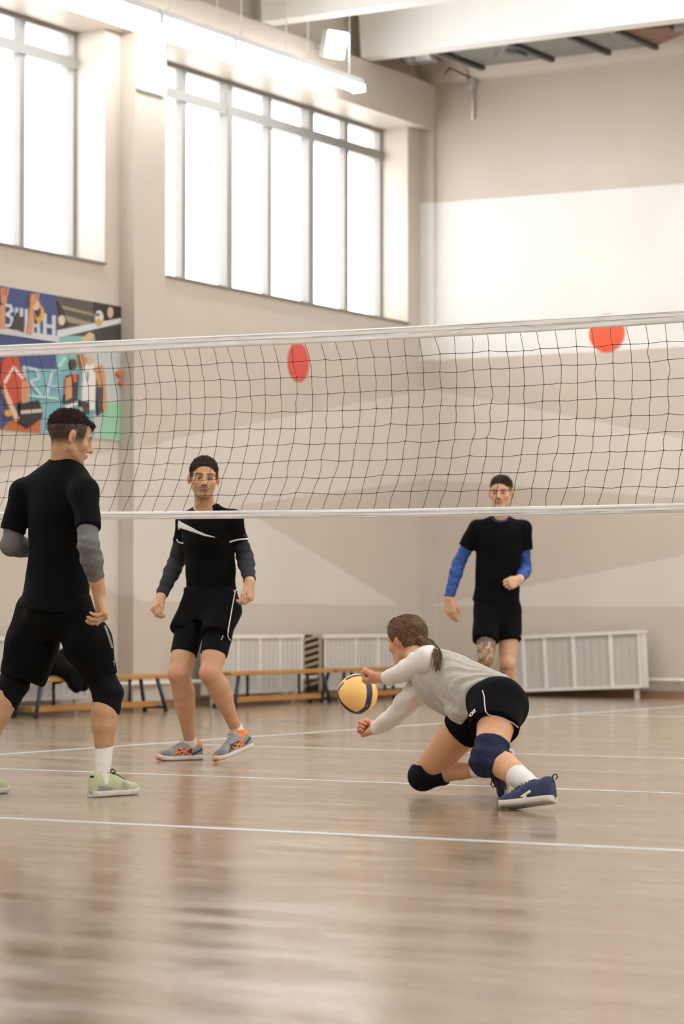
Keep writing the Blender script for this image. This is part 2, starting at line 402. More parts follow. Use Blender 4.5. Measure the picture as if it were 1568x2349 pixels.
MB().disc((-12.45, 24.42, za - 0.05), (0, 0, 1), 0.17, 0.05, 24).build('inspection_lid', zinc, t)
for x in (-12.9, -11.1):
    for y in (24.05, 24.8): MB().tube([(x, y, 7.0), (x, y, 7.15)], 0.008, 6).build('hanger_rod', dark, t)
p = onY(1081, 190, YE - 0.03)
t = empty('junction_box', p, 'small grey electrical box with white conduit on the far wall under the duct', 'junction box')
box('box_body', (p[0] - 0.05, YE - 0.07, p[2] - 0.06), (p[0] + 0.05, YE, p[2] + 0.05), mat('grey_plastic', (176, 176, 170), 0.5), t, 0.008)
q = onY(1083, 275, YE - 0.03)
MB().tube([(p[0] + 0.01, YE - 0.025, p[2] - 0.06), (p[0] + 0.01, YE - 0.025, q[2])], 0.016, 8).build('conduit', pipe_mat, t)
MB().tube([(p[0], YE - 0.04, p[2] + 0.05), (p[0] - 0.06, YE - 0.2, p[2] + 0.09), (p[0] - 0.08, YE - 0.38, p[2] + 0.11), (p[0] - 0.07, 24.8, 6.64)], 0.010, 8).build('cable', dark, t)

# red target discs on the walls
red = mat('red_target_paint', (214, 78, 66), 0.45, noise=0.06, nscale=20); orange = mat('orange_red_target_paint', (240, 84, 40), 0.3, noise=0.05, nscale=20)
p = onX(683, 831, XW); o = MB().disc((XW, p[1], p[2]), (1, 0, 0), 0.197, 0.012).build('target_disc', red)
tag(o, 'round red target disc on the left wall, seen narrow behind the net', 'target disc')
p = onY(1391.5, 764, YE); o = MB().disc((p[0], YE, p[2]), (0, -1, 0), 0.2, 0.012).build('target_disc', orange)
tag(o, 'round orange-red target disc on the far wall, cut by the net tape', 'target disc')

# radiators behind white covers
cover_mat = mat('white_radiator_cover_enamel', (228, 225, 220), 0.45, noise=0.04, nscale=20)
def grille_mat():
    m = mat('perforated_grey_grille', (188, 185, 180), 0.55)
    nt = m.node_tree; b = nt.nodes['Principled BSDF']
    tc = nt.nodes.new('ShaderNodeTexCoord'); vo = nt.nodes.new('ShaderNodeTexVoronoi'); vo.inputs['Scale'].default_value = 55
    vo.inputs['Randomness'].default_value = 0
    nt.links.new(tc.outputs['Object'], vo.inputs['Vector'])
    cr = nt.nodes.new('ShaderNodeValToRGB'); cr.color_ramp.elements[0].position = 0.25; cr.color_ramp.elements[0].color = lin((150, 147, 142)) + (1,)
    cr.color_ramp.elements[1].position = 0.42; cr.color_ramp.elements[1].color = lin((206, 203, 197)) + (1,)
    nt.links.new(vo.outputs['Distance'], cr.inputs[0]); nt.links.new(cr.outputs[0], b.inputs['Base Color'])
    return m
GR = grille_mat()
def radiator(label, origin, along, out, length, z0, z1, bars, depth=0.2, tilt=0.0):
    """cover standing at origin; along = unit vector of its length, out = unit vector to the hall; bars = positions of the upright bars"""
    up = np.array([0, 0, 1.0]); al = unit(along); ou = unit(out)
    if tilt:
        al2 = al * math.cos(tilt) + up * math.sin(tilt); up = up * math.cos(tilt) - al * math.sin(tilt); al = al2
    o = np.array(origin, float); t = empty('radiator_cover', (o[0], o[1], 0), label, 'radiator cover', 'white radiator covers')
    H = z1 - z0
    def bar(name, a0, a1, h0, h1, d0, d1, m=cover_mat):
        c = o + al * (a0 + a1) / 2 + up * ((h0 + h1) / 2) + ou * (d0 + d1) / 2
        return MB().obox(c, (al, up, ou), ((a1 - a0) / 2, (h1 - h0) / 2, (d1 - d0) / 2)).build(name, m, t)
    o = o + np.array([0, 0, z0])
    bar('top_board', -0.015, length + 0.015, H - 0.035, H, -depth, 0.012)
    bar('bottom_rail', 0, length, 0, 0.03, -0.02, 0.006)
    bar('side_board', 0, 0.018, 0, H - 0.036, -depth, 0); bar('side_board', length - 0.018, length, 0, H - 0.036, -depth, 0)
    ends = [0.02] + list(bars) + [length - 0.02]
    for x in bars: bar('upright', x - 0.018, x + 0.018, 0.03, H - 0.035, -0.02, 0.006)
    bar('upright', 0.0, 0.03, 0.03, H - 0.035, -0.02, 0.006); bar('upright', length - 0.03, length, 0.03, H - 0.035, -0.02, 0.006)
    for a, b_ in zip(ends, ends[1:]):
        mb = MB(); n = max(6, int((b_ - a) / 0.016)); prev = None          # ribbed sheet
        for i in range(n + 1):
            x = a + (b_ - a) * i / n; dd = -0.012 + 0.0025 * math.cos((x) * 2 * math.pi / 0.085)
            pr = [mb.bm.verts.new(o + al * x + up * h + ou * dd) for h in (0.028, H - 0.034)]
            if prev: mb._f([prev[0], pr[0], pr[1], prev[1]], (0, 1, 2, 3), True)
            prev = pr
        mb.build('grille_panel', GR, t)
    # the cast iron radiator inside, its feet on the floor
    mb = MB()
    for k in range(int(length / 0.085) - 1):
        c = o + al * (0.07 + 0.085 * k) + up * (H * 0.48) - ou * (0.025 + depth * 0.3)
        mb.obox(c, (al, up, ou), (0.028, H * 0.42, depth * 0.26))
    mb.build('radiator_fins', cover_mat, t)
    for x in (0.1, length - 0.1): bar('foot', x - 0.02, x + 0.02, -z0 - (math.sin(tilt) * x if tilt else 0), 0.02, -depth * 0.6, -depth * 0.4)
    return t, o, al, up, ou
XR = -13.72
radiator('white radiator cover on the left wall behind the bench with the black jacket', (XR, 16.9, 0), (0, 1, 0), (1, 0, 0), 1.9, 0.125, 0.672, (0.5, 0.95, 1.42), 0.12)
yb1 = onX(595, 1500, XR)[1]; ym = onX(545, 1500, XR)[1]; ym2 = onX(641, 1500, XR)[1]
radiator('white radiator cover on the left wall right of the man looking at the ball', (XR, 20.75, 0), (0, 1, 0), (1, 0, 0), 1.62, 0.105, 0.668, (ym - 20.75, yb1 - 20.75, ym2 - 20.75), 0.12)
t, o, al, up, ou = radiator('white radiator cover with open ladder-like end nearest to the far corner', (XR, 22.78, 0), (0, 1, 0), (1, 0, 0), 1.9, 0.10, 0.662, (onX(815, 1500, XR)[1] - 22.78, onX(866, 1500, XR)[1] - 22.78, 1.5), 0.12)
# its open end: an upright steel plate with slanted slots
ypl = 22.765
mb = MB(); mb.box((XW + 0.02, ypl - 0.008, 0.1), (XW + 0.045, ypl, 0.66)); mb.box((XR - 0.045, ypl - 0.008, 0.1), (XR - 0.01, ypl, 0.66))
for k in range(8):
    z = 0.13 + k * 0.066
    mb.prism([(XW + 0.045, ypl - 0.008, z), (XR - 0.045, ypl - 0.008, z + 0.045), (XR - 0.045, ypl - 0.008, z + 0.075), (XW + 0.045, ypl - 0.008, z + 0.03)], (0, 0.008, 0))
mb.build('slotted_end_plate', mat('cream_steel', (190, 172, 150), 0.55), t)
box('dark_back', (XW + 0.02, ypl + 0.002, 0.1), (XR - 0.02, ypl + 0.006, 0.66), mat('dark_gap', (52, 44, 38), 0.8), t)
pR = onY(1180, 1592, 24.95)
radiator('wide crooked white radiator cover on the far wall at the right', (-12.80, 24.97, 0), (1, 0, 0), (0, -1, 0), 1.56, 0.045, 0.635, (0.22, 0.47, 0.80, 1.145 + 0.08), 0.16, math.radians(2.6))

# low gym benches
plank = mat('honey_varnished_pine', (186, 134, 72), 0.4, noise=0.2, nscale=5, stretch=(8, 0.7, 8)); steel_blue = mat('dark_blue_grey_steel', (58, 66, 76), 0.45, 0.3)
rubber = mat('black_rubber', (28, 28, 30), 0.7)
def bench(label, x, y0, y1):
    t = empty('gym_bench', (x, (y0 + y1) / 2, 0), label, 'bench', 'low gym benches along the left wall')
    box('seat', (x - 0.115, y0, 0.295), (x + 0.115, y1, 0.332), plank, t, 0.006)
    box('balance_beam', (x - 0.04, y0 + 0.1, 0.045), (x + 0.04, y1 - 0.1, 0.095), plank, t, 0.005)
    for y, dy in ((y0 + 0.16, -0.1), (y1 - 0.16, 0.1)):
        for dx in (-0.09, 0.09):
            MB().tube([(x + dx, y, 0.295), (x + dx * 1.25, y + dy, 0.02)], 0.017, 8).build('leg', steel_blue, t)
            MB().tube([(x + dx * 1.25, y + dy, 0.0), (x + dx * 1.25, y + dy, 0.03)], 0.021, 10).build('rubber_foot', rubber, t)
        MB().tube([(x - 0.112, y + dy, 0.04), (x + 0.112, y + dy, 0.04)], 0.012, 8).build('cross_bar', steel_blue, t)
    for y in (y0 + 0.45, y1 - 0.45): MB().tube([(x, y, 0.095), (x, y, 0.295)], 0.014, 8).build('strut', steel_blue, t)
    return t
bench('low pine gym bench with a black jacket lying on it', -13.45, 17.5, 19.5)
bench('low pine gym bench behind the legs of the man looking at the ball', -13.45, 20.5, 22.32)
bench('low pine gym bench behind the flying ball, nearest to the far corner', -13.43, 22.38, 23.95)

# volleyball poster collage on the left wall
pz = [onX(0, 655, XW), onX(277, 705, XW)]
PX = XW + 0.012
t = empty('poster', (XW, 18.5, 3.03), 'colourful volleyball photo collage poster on the left wall', 'poster')
yR = 19.645; zT, zB = 3.648, 2.427
box('poster_panel', (XW, 16.2, zB), (PX, yR, zT), mat('poster_pale_print', (196, 200, 198), 0.45), t)
layer = [0]
def pr(name, rgb, pts, m=None):
    layer[0] += 1; x = PX + 0.0004 * layer[0]
    P3 = []
    for (a, b_) in pts:
        q = onX(a, b_, PX); P3.append((PX, min(max(q[1], 16.2), yR), min(max(q[2], zB), zT)))
    return MB().prism(P3, (0.0004 * layer[0], 0, 0)).build(name, mat('poster_ink_%d_%d_%d' % rgb, rgb, 0.5), t)
def el(cx_, cy_, rx, ry, n=16): return [(cx_ + rx * math.cos(2 * math.pi * k / n), cy_ + ry * math.sin(2 * math.pi * k / n)) for k in range(n)]
pr('printed_area', (66, 78, 124), [(-150, 600), (129, 650), (129, 1010), (-150, 1000)])
pr('printed_area', (84, 80, 74), [(129, 640), (300, 690), (300, 790), (129, 790)])
pr('printed_area', (128, 180, 172), [(129, 768), (300, 780), (300, 900), (129, 900)])
pr('printed_area', (184, 192, 190), [(195, 790), (300, 790), (300, 1000), (215, 1000)])
pr('printed_area', (120, 172, 180), [(50, 845), (215, 850), (215, 1020), (60, 1010)])
pr('printed_area', (150, 196, 164), [(232, 918), (300, 930), (300, 1040), (232, 1020)])
pr('printed_area', (186, 106, 62), [(-60, 962), (93, 945), (93, 1010), (-60, 1000)])
pr('printed_area', (66, 78, 124), [(0, 900), (22, 905), (35, 955), (2, 990), (-20, 980)])
for q in ([(140, 700), (225, 722), (225, 728), (140, 708)], [(145, 722), (215, 742), (212, 752), (145, 736)]): pr('printed_area', (150, 134, 110), q)
pr('printed_area', (48, 40, 36), [(215, 690), (278, 705), (278, 742), (215, 730)]); pr('printed_area', (60, 58, 56), [(218, 752), (278, 745), (278, 790), (218, 790)])
pr('printed_net_band', (204, 206, 206), [(130, 758), (278, 729), (278, 741), (130, 775)])
pr('printed_figure', (200, 168, 140), el(252, 717, 7, 13)); pr('printed_ball', (208, 204, 190), el(226, 728, 10, 16)); pr('printed_ball', (196, 160, 92), el(225, 740, 8, 9)); pr('printed_ball', (86, 104, 150), el(222, 722, 6, 4))
pr('printed_figure', (52, 48, 46), [(130, 690), (142, 706), (156, 748), (140, 750)]); pr('printed_figure', (206, 190, 176), el(140, 735, 8, 12))
pr('printed_figure', (206, 172, 130), [(184, 780), (204, 762), (216, 768), (200, 790)])
# lettering on the blue part
def glyph(rgb, strokes, w):
    for pts in strokes:
        for a, b_ in zip(pts, pts[1:]):
            dx, dy = b_[0] - a[0], b_[1] - a[1]; l = math.hypot(dx, dy); nx, ny = -dy / l * w / 2, dx / l * w / 2
            ex, ey = dx / l * w * 0.3, dy / l * w * 0.3
            pr('printed_letter', rgb, [(a[0] + nx - ex, a[1] + ny - ey), (b_[0] + nx + ex, b_[1] + ny + ey), (b_[0] - nx + ex, b_[1] - ny + ey), (a[0] - nx - ex, a[1] - ny - ey)])
LW = (190, 196, 206)
glyph(LW, [[(10, 700), (22, 702), (26, 712), (14, 722), (26, 730), (24, 746), (10, 748)]], 7)
glyph(LW, [[(36, 708), (36, 752), (58, 757)], [(47, 709), (47, 753)], [(58, 711), (58, 758)]], 7)
glyph(LW, [[(72, 722), (72, 766)], [(86, 724), (86, 768)], [(72, 746), (86, 748)]], 7)
glyph(LW, [[(100, 722), (100, 768)], [(121, 726), (121, 772)], [(100, 747), (121, 750)]], 8)
glyph((200, 196, 200), [[(-20, 756), (128, 778)]], 14)
glyph((176, 198, 206), [[(52, 905), (52, 842), (80, 848), (86, 868), (66, 876), (90, 906)]], 6)
glyph((176, 198, 206), [[(104, 908), (116, 852), (134, 854)], [(112, 888), (134, 890)]], 6)
glyph((176, 210, 200), [[(146, 822), (132, 842)], [(40, 905), (128, 915)]], 5)
SK = (196, 142, 104)
pr('printed_arm', SK, [(-4, 700), (8, 700), (8, 755), (-4, 755)]); pr('printed_hand', SK, el(5, 688, 7, 12))
for dx, a in ((-4, 0), (2, 0), (8, 3)): pr('printed_finger', SK, [(3 + dx - 2, 682), (3 + dx + 2, 682), (3 + dx + 3 + a, 660), (3 + dx - 1 + a, 660)])
pr('printed_arm', SK, [(66, 695), (76, 697), (69, 768), (57, 766)])
pr('printed_ball', (206, 158, 72), el(86, 720, 11, 20)); pr('printed_ball', (52, 58, 92), el(82, 714, 7, 14)); pr('printed_hand', (208, 176, 150), el(78, 700, 9, 12)); pr('printed_hand', SK, el(72, 690, 7, 13))
for dx in (-3, 4, 11): pr('printed_finger', SK, [(70 + dx - 2, 690), (70 + dx + 2, 690), (72 + dx + 2, 674), (72 + dx - 1, 673)])
pr('printed_hair', (70, 58, 56), [(22, 752), (36, 716), (40, 728), (50, 726), (50, 762)])
RD = (186, 74, 58)
pr('printed_jersey', RD, [(0, 830), (14, 818), (36, 820), (44, 850), (56, 872), (48, 912), (30, 932), (-6, 880)])
pr('printed_jersey_stripe', (222, 196, 186), [(2, 876), (26, 838), (50, 866), (46, 872), (25, 848), (8, 882)]); pr('printed_leg', (214, 178, 148), [(4, 880), (22, 920), (40, 962), (30, 968), (2, 900)])
pr('printed_leg', SK, [(44, 872), (64, 880), (58, 930), (44, 930)]); pr('printed_kneepad', (44, 40, 40), [(42, 926), (84, 918), (92, 944), (92, 958), (60, 982), (38, 968)]); pr('printed_stripe', (196, 180, 168), [(42, 942), (90, 938), (91, 946), (42, 950)])
pr('printed_shoe', (210, 150, 96), el(14, 948, 9, 8))
pr('printed_player', (62, 56, 54), [(150, 862), (176, 858), (172, 920), (142, 926)]); pr('printed_player', SK, [(146, 868), (158, 862), (160, 912), (144, 920)]); pr('printed_head', (76, 58, 50), el(163, 836, 7, 12)); pr('printed_jersey', (214, 96, 58), [(161, 858), (170, 858), (170, 878), (163, 876)])
pr('printed_player', (216, 214, 212), [(186, 836), (206, 830), (214, 850), (212, 940), (180, 944)]); pr('printed_head', (204, 166, 134), el(200, 828, 7, 11)); pr('printed_arm', SK, [(176, 812), (186, 816), (192, 838), (182, 846)]); pr('printed_arm', SK, [(206, 846), (230, 836), (232, 848), (210, 856)])
pr('printed_leg', SK, [(212, 858), (234, 850), (240, 940), (232, 946)]); pr('printed_player', (70, 70, 72), [(214, 890), (230, 886), (228, 944), (220, 954)]); pr('printed_number', (90, 96, 110), [(194, 852), (197, 852), (196, 874), (193, 874)])
pr('printed_net_band', (214, 212, 206), [(142, 932), (172, 920), (172, 928), (142, 942)]); pr('printed_shorts', (70, 62, 62), [(176, 918), (198, 922), (198, 950), (184, 944)])
pr('printed_mark', (206, 112, 66), [(262, 856), (270, 848), (276, 858), (270, 868)]); pr('printed_mark', (206, 112, 66), el(274, 880, 5, 5))

# ------------------------------------------------------------------ modelling kit: smooth unions of tapered solids, meshed as one skin
F4 = np.float32
class Solid:
    def __init__(s, k=0.02): s.ops = []; s.k = k; s.cuts = []
    def _add(s, fn, lo, hi, k, mode='add'):
        s.ops.append((fn, np.array(lo, float), np.array(hi, float), s.k if k is None else k, mode)); return s
    def cone(s, a, b, ra, rb=None, k=None, mode='add', flat=0):
        """tapered round rod; flat bits: 1 = cut square at a, 2 = cut square at b"""
        a = np.asarray(a, float); b = np.asarray(b, float); rb = ra if rb is None else rb
        ab = b - a; L = max(np.linalg.norm(ab), 1e-6)
        def fn(x, y, z):
            px, py, pz = x - F4(a[0]), y - F4(a[1]), z - F4(a[2])
            t = (px * F4(ab[0]) + py * F4(ab[1]) + pz * F4(ab[2])) / F4(L * L)
            h = np.clip(t, 0, 1)
            qx, qy, qz = px - h * F4(ab[0]), py - h * F4(ab[1]), pz - h * F4(ab[2])
            d = np.sqrt(qx * qx + qy * qy + qz * qz) - (F4(ra) + h * F4(rb - ra))
            if flat & 1: d = np.maximum(d, -t * F4(L))
            if flat & 2: d = np.maximum(d, (t - 1) * F4(L))
            return d
        r = max(ra, rb)
        return s._add(fn, np.minimum(a, b) - r, np.maximum(a, b) + r, k, mode)
    def chain(s, pts, rs, k=None, flat=0):
        n = len(pts)
        for i in range(n - 1):
            f = (1 if i == 0 and flat & 1 else 0) | (2 if i == n - 2 and flat & 2 else 0)
            s.cone(pts[i], pts[i + 1], rs[i], rs[i + 1], k, flat=f)
        return s
    def ball(s, c, r, axes=None, k=None, mode='add'):
        """ellipsoid; r = three radii along axes (or one number)"""
        c = np.asarray(c, float); r = np.array([r, r, r] if np.isscalar(r) else r, float)
        A = np.eye(3) if axes is None else np.array([unit(a) for a in axes])
        def fn(x, y, z):
            px, py, pz = x - F4(c[0]), y - F4(c[1]), z - F4(c[2])
            s0 = s1 = F4(0)
            for i in range(3):
                u = px * F4(A[i][0]) + py * F4(A[i][1]) + pz * F4(A[i][2])
                v = u / F4(r[i]); s0 = s0 + v * v; w = u / F4(r[i] ** 2); s1 = s1 + w * w
            k0 = np.sqrt(s0); k1 = np.sqrt(s1) + F4(1e-6)
            return k0 * (k0 - 1) / k1
        e = np.sqrt(((A * r[:, None]) ** 2).sum(0))
        return s._add(fn, c - e, c + e, k, mode)
    def stack(s, a, b, ex, prof, k=None, n=2.0, mode='add'):
        """straight solid from a to b with elliptic sections: prof = [(t, half_x, half_y, off_x, off_y)]; square ends"""
        a = np.asarray(a, float); b = np.asarray(b, float); ab = b - a; L = np.linalg.norm(ab); w = ab / L
        ex = unit(np.asarray(ex, float) - w * (np.asarray(ex, float) @ w)); ey = np.cross(w, ex)
        P = np.array(prof, float)
        tt = np.linspace(P[0, 0], P[-1, 0], 64)
        def sm(col):                                   # smooth profile through the given sections
            y = P[:, col]; x = P[:, 0]; m = np.gradient(y, x) if len(x) > 2 else np.full(len(x), (y[-1] - y[0]) / (x[-1] - x[0]))
            i = np.clip(np.searchsorted(x, tt) - 1, 0, len(x) - 2); h = x[i + 1] - x[i]; u = (tt - x[i]) / h
            return (2 * u**3 - 3 * u**2 + 1) * y[i] + (u**3 - 2 * u**2 + u) * h * m[i] + (-2 * u**3 + 3 * u**2) * y[i + 1] + (u**3 - u**2) * h * m[i + 1]
        cols = [np.maximum(sm(1), 0.004), np.maximum(sm(2), 0.004), sm(3), sm(4)]
        def fn(x, y, z):
            px, py, pz = x - F4(a[0]), y - F4(a[1]), z - F4(a[2])
            t = (px * F4(w[0]) + py * F4(w[1]) + pz * F4(w[2])) / F4(L)
            A_, B_, ox, oy = (np.interp(t, tt, c).astype(F4) for c in cols)
            u = (px * F4(ex[0]) + py * F4(ex[1]) + pz * F4(ex[2]) - ox); v = (px * F4(ey[0]) + py * F4(ey[1]) + pz * F4(ey[2]) - oy)
            un, vn = np.abs(u) / A_, np.abs(v) / B_
            if n == 2.0: kk = np.sqrt(un * un + vn * vn)
            else: kk = (un ** F4(n) + vn ** F4(n)) ** F4(1 / n)
            k1 = np.sqrt((un / A_) ** 2 + (vn / B_) ** 2) + F4(1e-6)
            d = np.where(kk > 0.05, kk * (kk - 1) / k1, -np.minimum(A_, B_)) if n == 2.0 else (kk - 1) * np.minimum(A_, B_)
            return np.maximum(d, np.maximum((F4(P[0, 0]) - t), (t - F4(P[-1, 0]))) * F4(L))
        r = max(P[:, 1].max() + np.abs(P[:, 3]).max(), P[:, 2].max() + np.abs(P[:, 4]).max())
        return s._add(fn, np.minimum(a, b) - r, np.maximum(a, b) + r, k, mode)
    def cut(s, p, n, lo=None, hi=None):
        """remove everything on the side n points to"""
        p = np.asarray(p, float); n = unit(n)
        s.cuts.append(lambda x, y, z: (x - F4(p[0])) * F4(n[0]) + (y - F4(p[1])) * F4(n[1]) + (z - F4(p[2])) * F4(n[2])); return s
    def grid(s, h, lo=None, hi=None):
        if lo is None:
            lo = np.min([o[1] for o in s.ops if o[4] == 'add'], 0) - 3 * h; hi = np.max([o[2] for o in s.ops if o[4] == 'add'], 0) + 3 * h
        n = np.maximum(np.ceil((hi - lo) / h).astype(int) + 1, 3)
        ax = [(lo[i] + h * np.arange(n[i])).astype(F4) for i in range(3)]
        D = np.full(n, 0.08, F4)
        for fn, a, b, k, mode in s.ops:
            m = k + 2 * h
            i0 = np.clip(np.floor((a - m - lo) / h).astype(int), 0, n); i1 = np.clip(np.ceil((b + m - lo) / h).astype(int) + 1, 0, n)
            if (i1 <= i0).any(): continue
            sl = tuple(slice(i0[i], i1[i]) for i in range(3))
            d = fn(ax[0][sl[0]][:, None, None], ax[1][sl[1]][None, :, None], ax[2][sl[2]][None, None, :])
            o = D[sl]
            if mode == 'sub':
                d = -d; hh = np.maximum(k - np.abs(o - d), 0) / F4(max(k, 1e-5)); D[sl] = np.maximum(o, d) + hh * hh * F4(k * 0.25)
            else:
                hh = np.maximum(k - np.abs(o - d), 0) / F4(max(k, 1e-5)); D[sl] = np.minimum(o, d) - hh * hh * F4(k * 0.25)
        for c in s.cuts:
            D = np.maximum(D, c(ax[0][:, None, None], ax[1][None, :, None], ax[2][None, None, :]))
        return D, lo
    def at(s, P):
        """distance at points P (N,3)"""
        x, y, z = (P[:, i].astype(F4) for i in range(3)); D = np.full(len(P), 0.08, F4)
        for fn, a, b, k, mode in s.ops:
            m = (np.abs(P - (a + b) / 2) < (b - a) / 2 + k + 0.01).all(1)
            if not m.any(): continue
            d = fn(x[m], y[m], z[m]); o = D[m]
            if mode == 'sub': d = -d; hh = np.maximum(k - np.abs(o - d), 0) / F4(max(k, 1e-5)); D[m] = np.maximum(o, d) + hh * hh * F4(k * 0.25)
            else: hh = np.maximum(k - np.abs(o - d), 0) / F4(max(k, 1e-5)); D[m] = np.minimum(o, d) - hh * hh * F4(k * 0.25)
        for c in s.cuts: D = np.maximum(D, c(x, y, z))
        return D

def skin_net(D, lo, h):
    """surface nets: one vertex per mixed cell, one quad per crossed grid edge"""
    I = D < 0
    n = np.array(D.shape) - 1
    cnt = np.zeros(n, np.uint8)
    for dx in (0, 1):
        for dy in (0, 1):
            for dz in (0, 1): cnt += I[dx:dx + n[0], dy:dy + n[1], dz:dz + n[2]]
    cells = np.argwhere((cnt > 0) & (cnt < 8))
    idx = np.full(n, -1, np.int32); idx[tuple(cells.T)] = np.arange(len(cells))
    corners = [(i, j, k) for i in (0, 1) for j in (0, 1) for k in (0, 1)]
    val = {c: D[cells[:, 0] + c[0], cells[:, 1] + c[1], cells[:, 2] + c[2]] for c in corners}
    acc = np.zeros((len(cells), 3), F4); num = np.zeros(len(cells), F4)
    for c in corners:
        for ax in range(3):
            if c[ax]: continue
            e = list(c); e[ax] = 1; e = tuple(e)
            a, b = val[c], val[e]; m = (a < 0) != (b < 0)
            t = np.where(m, a / np.where(m, a - b, 1), 0)
            p = np.zeros((len(cells), 3), F4) + np.array(c, F4); p[:, ax] = t
            acc += p * m[:, None]; num += m
    V = lo + h * (cells + acc / num[:, None])
    quads = []
    for ax in range(3):
        u, v = (ax + 1) % 3, (ax + 2) % 3
        sl0 = [slice(1, -1)] * 3; sl1 = [slice(1, -1)] * 3
        sl0[ax] = slice(0, -1); sl1[ax] = slice(1, None)
        A, B = I[tuple(sl0)], I[tuple(sl1)]
        E = np.argwhere(A != B); flip = A[tuple(E.T)]
        E = E + 1; E[:, ax] -= 1
        du = np.zeros(3, int); du[u] = 1; dv = np.zeros(3, int); dv[v] = 1
        q = np.stack([idx[tuple((E - du - dv).T)], idx[tuple((E - dv).T)], idx[tuple(E.T)], idx[tuple((E - du).T)]], 1)
        q[~flip] = q[~flip][:, ::-1]
        quads.append(q)
    Q = np.concatenate(quads)
    return V.astype(float), Q[(Q >= 0).all(1)]

def normals(V, Q):
    a = np.cross(V[Q[:, 2]] - V[Q[:, 0]], V[Q[:, 3]] - V[Q[:, 1]])
    n = np.zeros_like(V)
    for i in range(4): np.add.at(n, Q[:, i], a)
    return n / (np.linalg.norm(n, axis=1)[:, None] + 1e-9)
def relax(V, Q, it=1, f=0.5):
    for _ in range(it):
        s = np.zeros_like(V); c = np.zeros(len(V))
        for i in range(4):
            for j in (1, 3): np.add.at(s, Q[:, i], V[Q[:, (i + j) % 4]]); np.add.at(c, Q[:, i], 1)
        m = c > 0
        V[m] += f * (s[m] / c[m][:, None] - V[m])
    return V
def quad_mesh(name, V, Q, colors=None):
    me = bpy.data.meshes.new(name)
    me.vertices.add(len(V)); me.vertices.foreach_set('co', V.astype(F4).ravel())
    me.loops.add(4 * len(Q)); me.loops.foreach_set('vertex_index', Q.astype(np.int32).ravel())
    me.polygons.add(len(Q)); me.polygons.foreach_set('loop_start', np.arange(0, 4 * len(Q), 4, dtype=np.int32))
    me.polygons.foreach_set('loop_total', np.full(len(Q), 4, np.int32))
    me.update(calc_edges=True)
    me.polygons.foreach_set('use_smooth', np.ones(len(Q), bool))
    if colors is not None:
        at = me.color_attributes.new('Col', 'FLOAT_COLOR', 'POINT')
        at.data.foreach_set('color', np.concatenate([colors, np.ones((len(V), 1))], 1).astype(F4).ravel())
    return me
def grow(name, solid, h, m, parent, paint=None, fold=None, smooth=1, label=None):
    D, lo = solid.grid(h); V, Q = skin_net(D, lo, h)
    if smooth: V = relax(V, Q, smooth, 0.4)
    if fold is not None:
        nn = normals(V, Q); V = V + nn * fold(V, nn)[:, None]
    o = put(name, quad_mesh(name, V, Q, paint(V) if paint else None), m, parent)
    if label: o['label'] = label
    return o

def folds(amp, freqs, seed=0):
    """soft cloth folds: warped sine waves along given directions"""
    def fn(V, nn):
        r = np.random.RandomState(seed); d = np.zeros(len(V))
        for (kx, ky, kz, w) in freqs:
            ph = r.rand() * 6; q = r.randn(3) * 7
            d += w * np.sin(V[:, 0] * kx + V[:, 1] * ky + V[:, 2] * kz + ph + 1.3 * np.sin(V @ q))
        return amp * d
    return fn
def view_folds(amp, freqs, seed=0):
    """same, directions given as (right, away, up)"""
    return folds(amp, [(*(Rv * a + Fh * b + Zv * c), w) for a, b, c, w in freqs], seed)

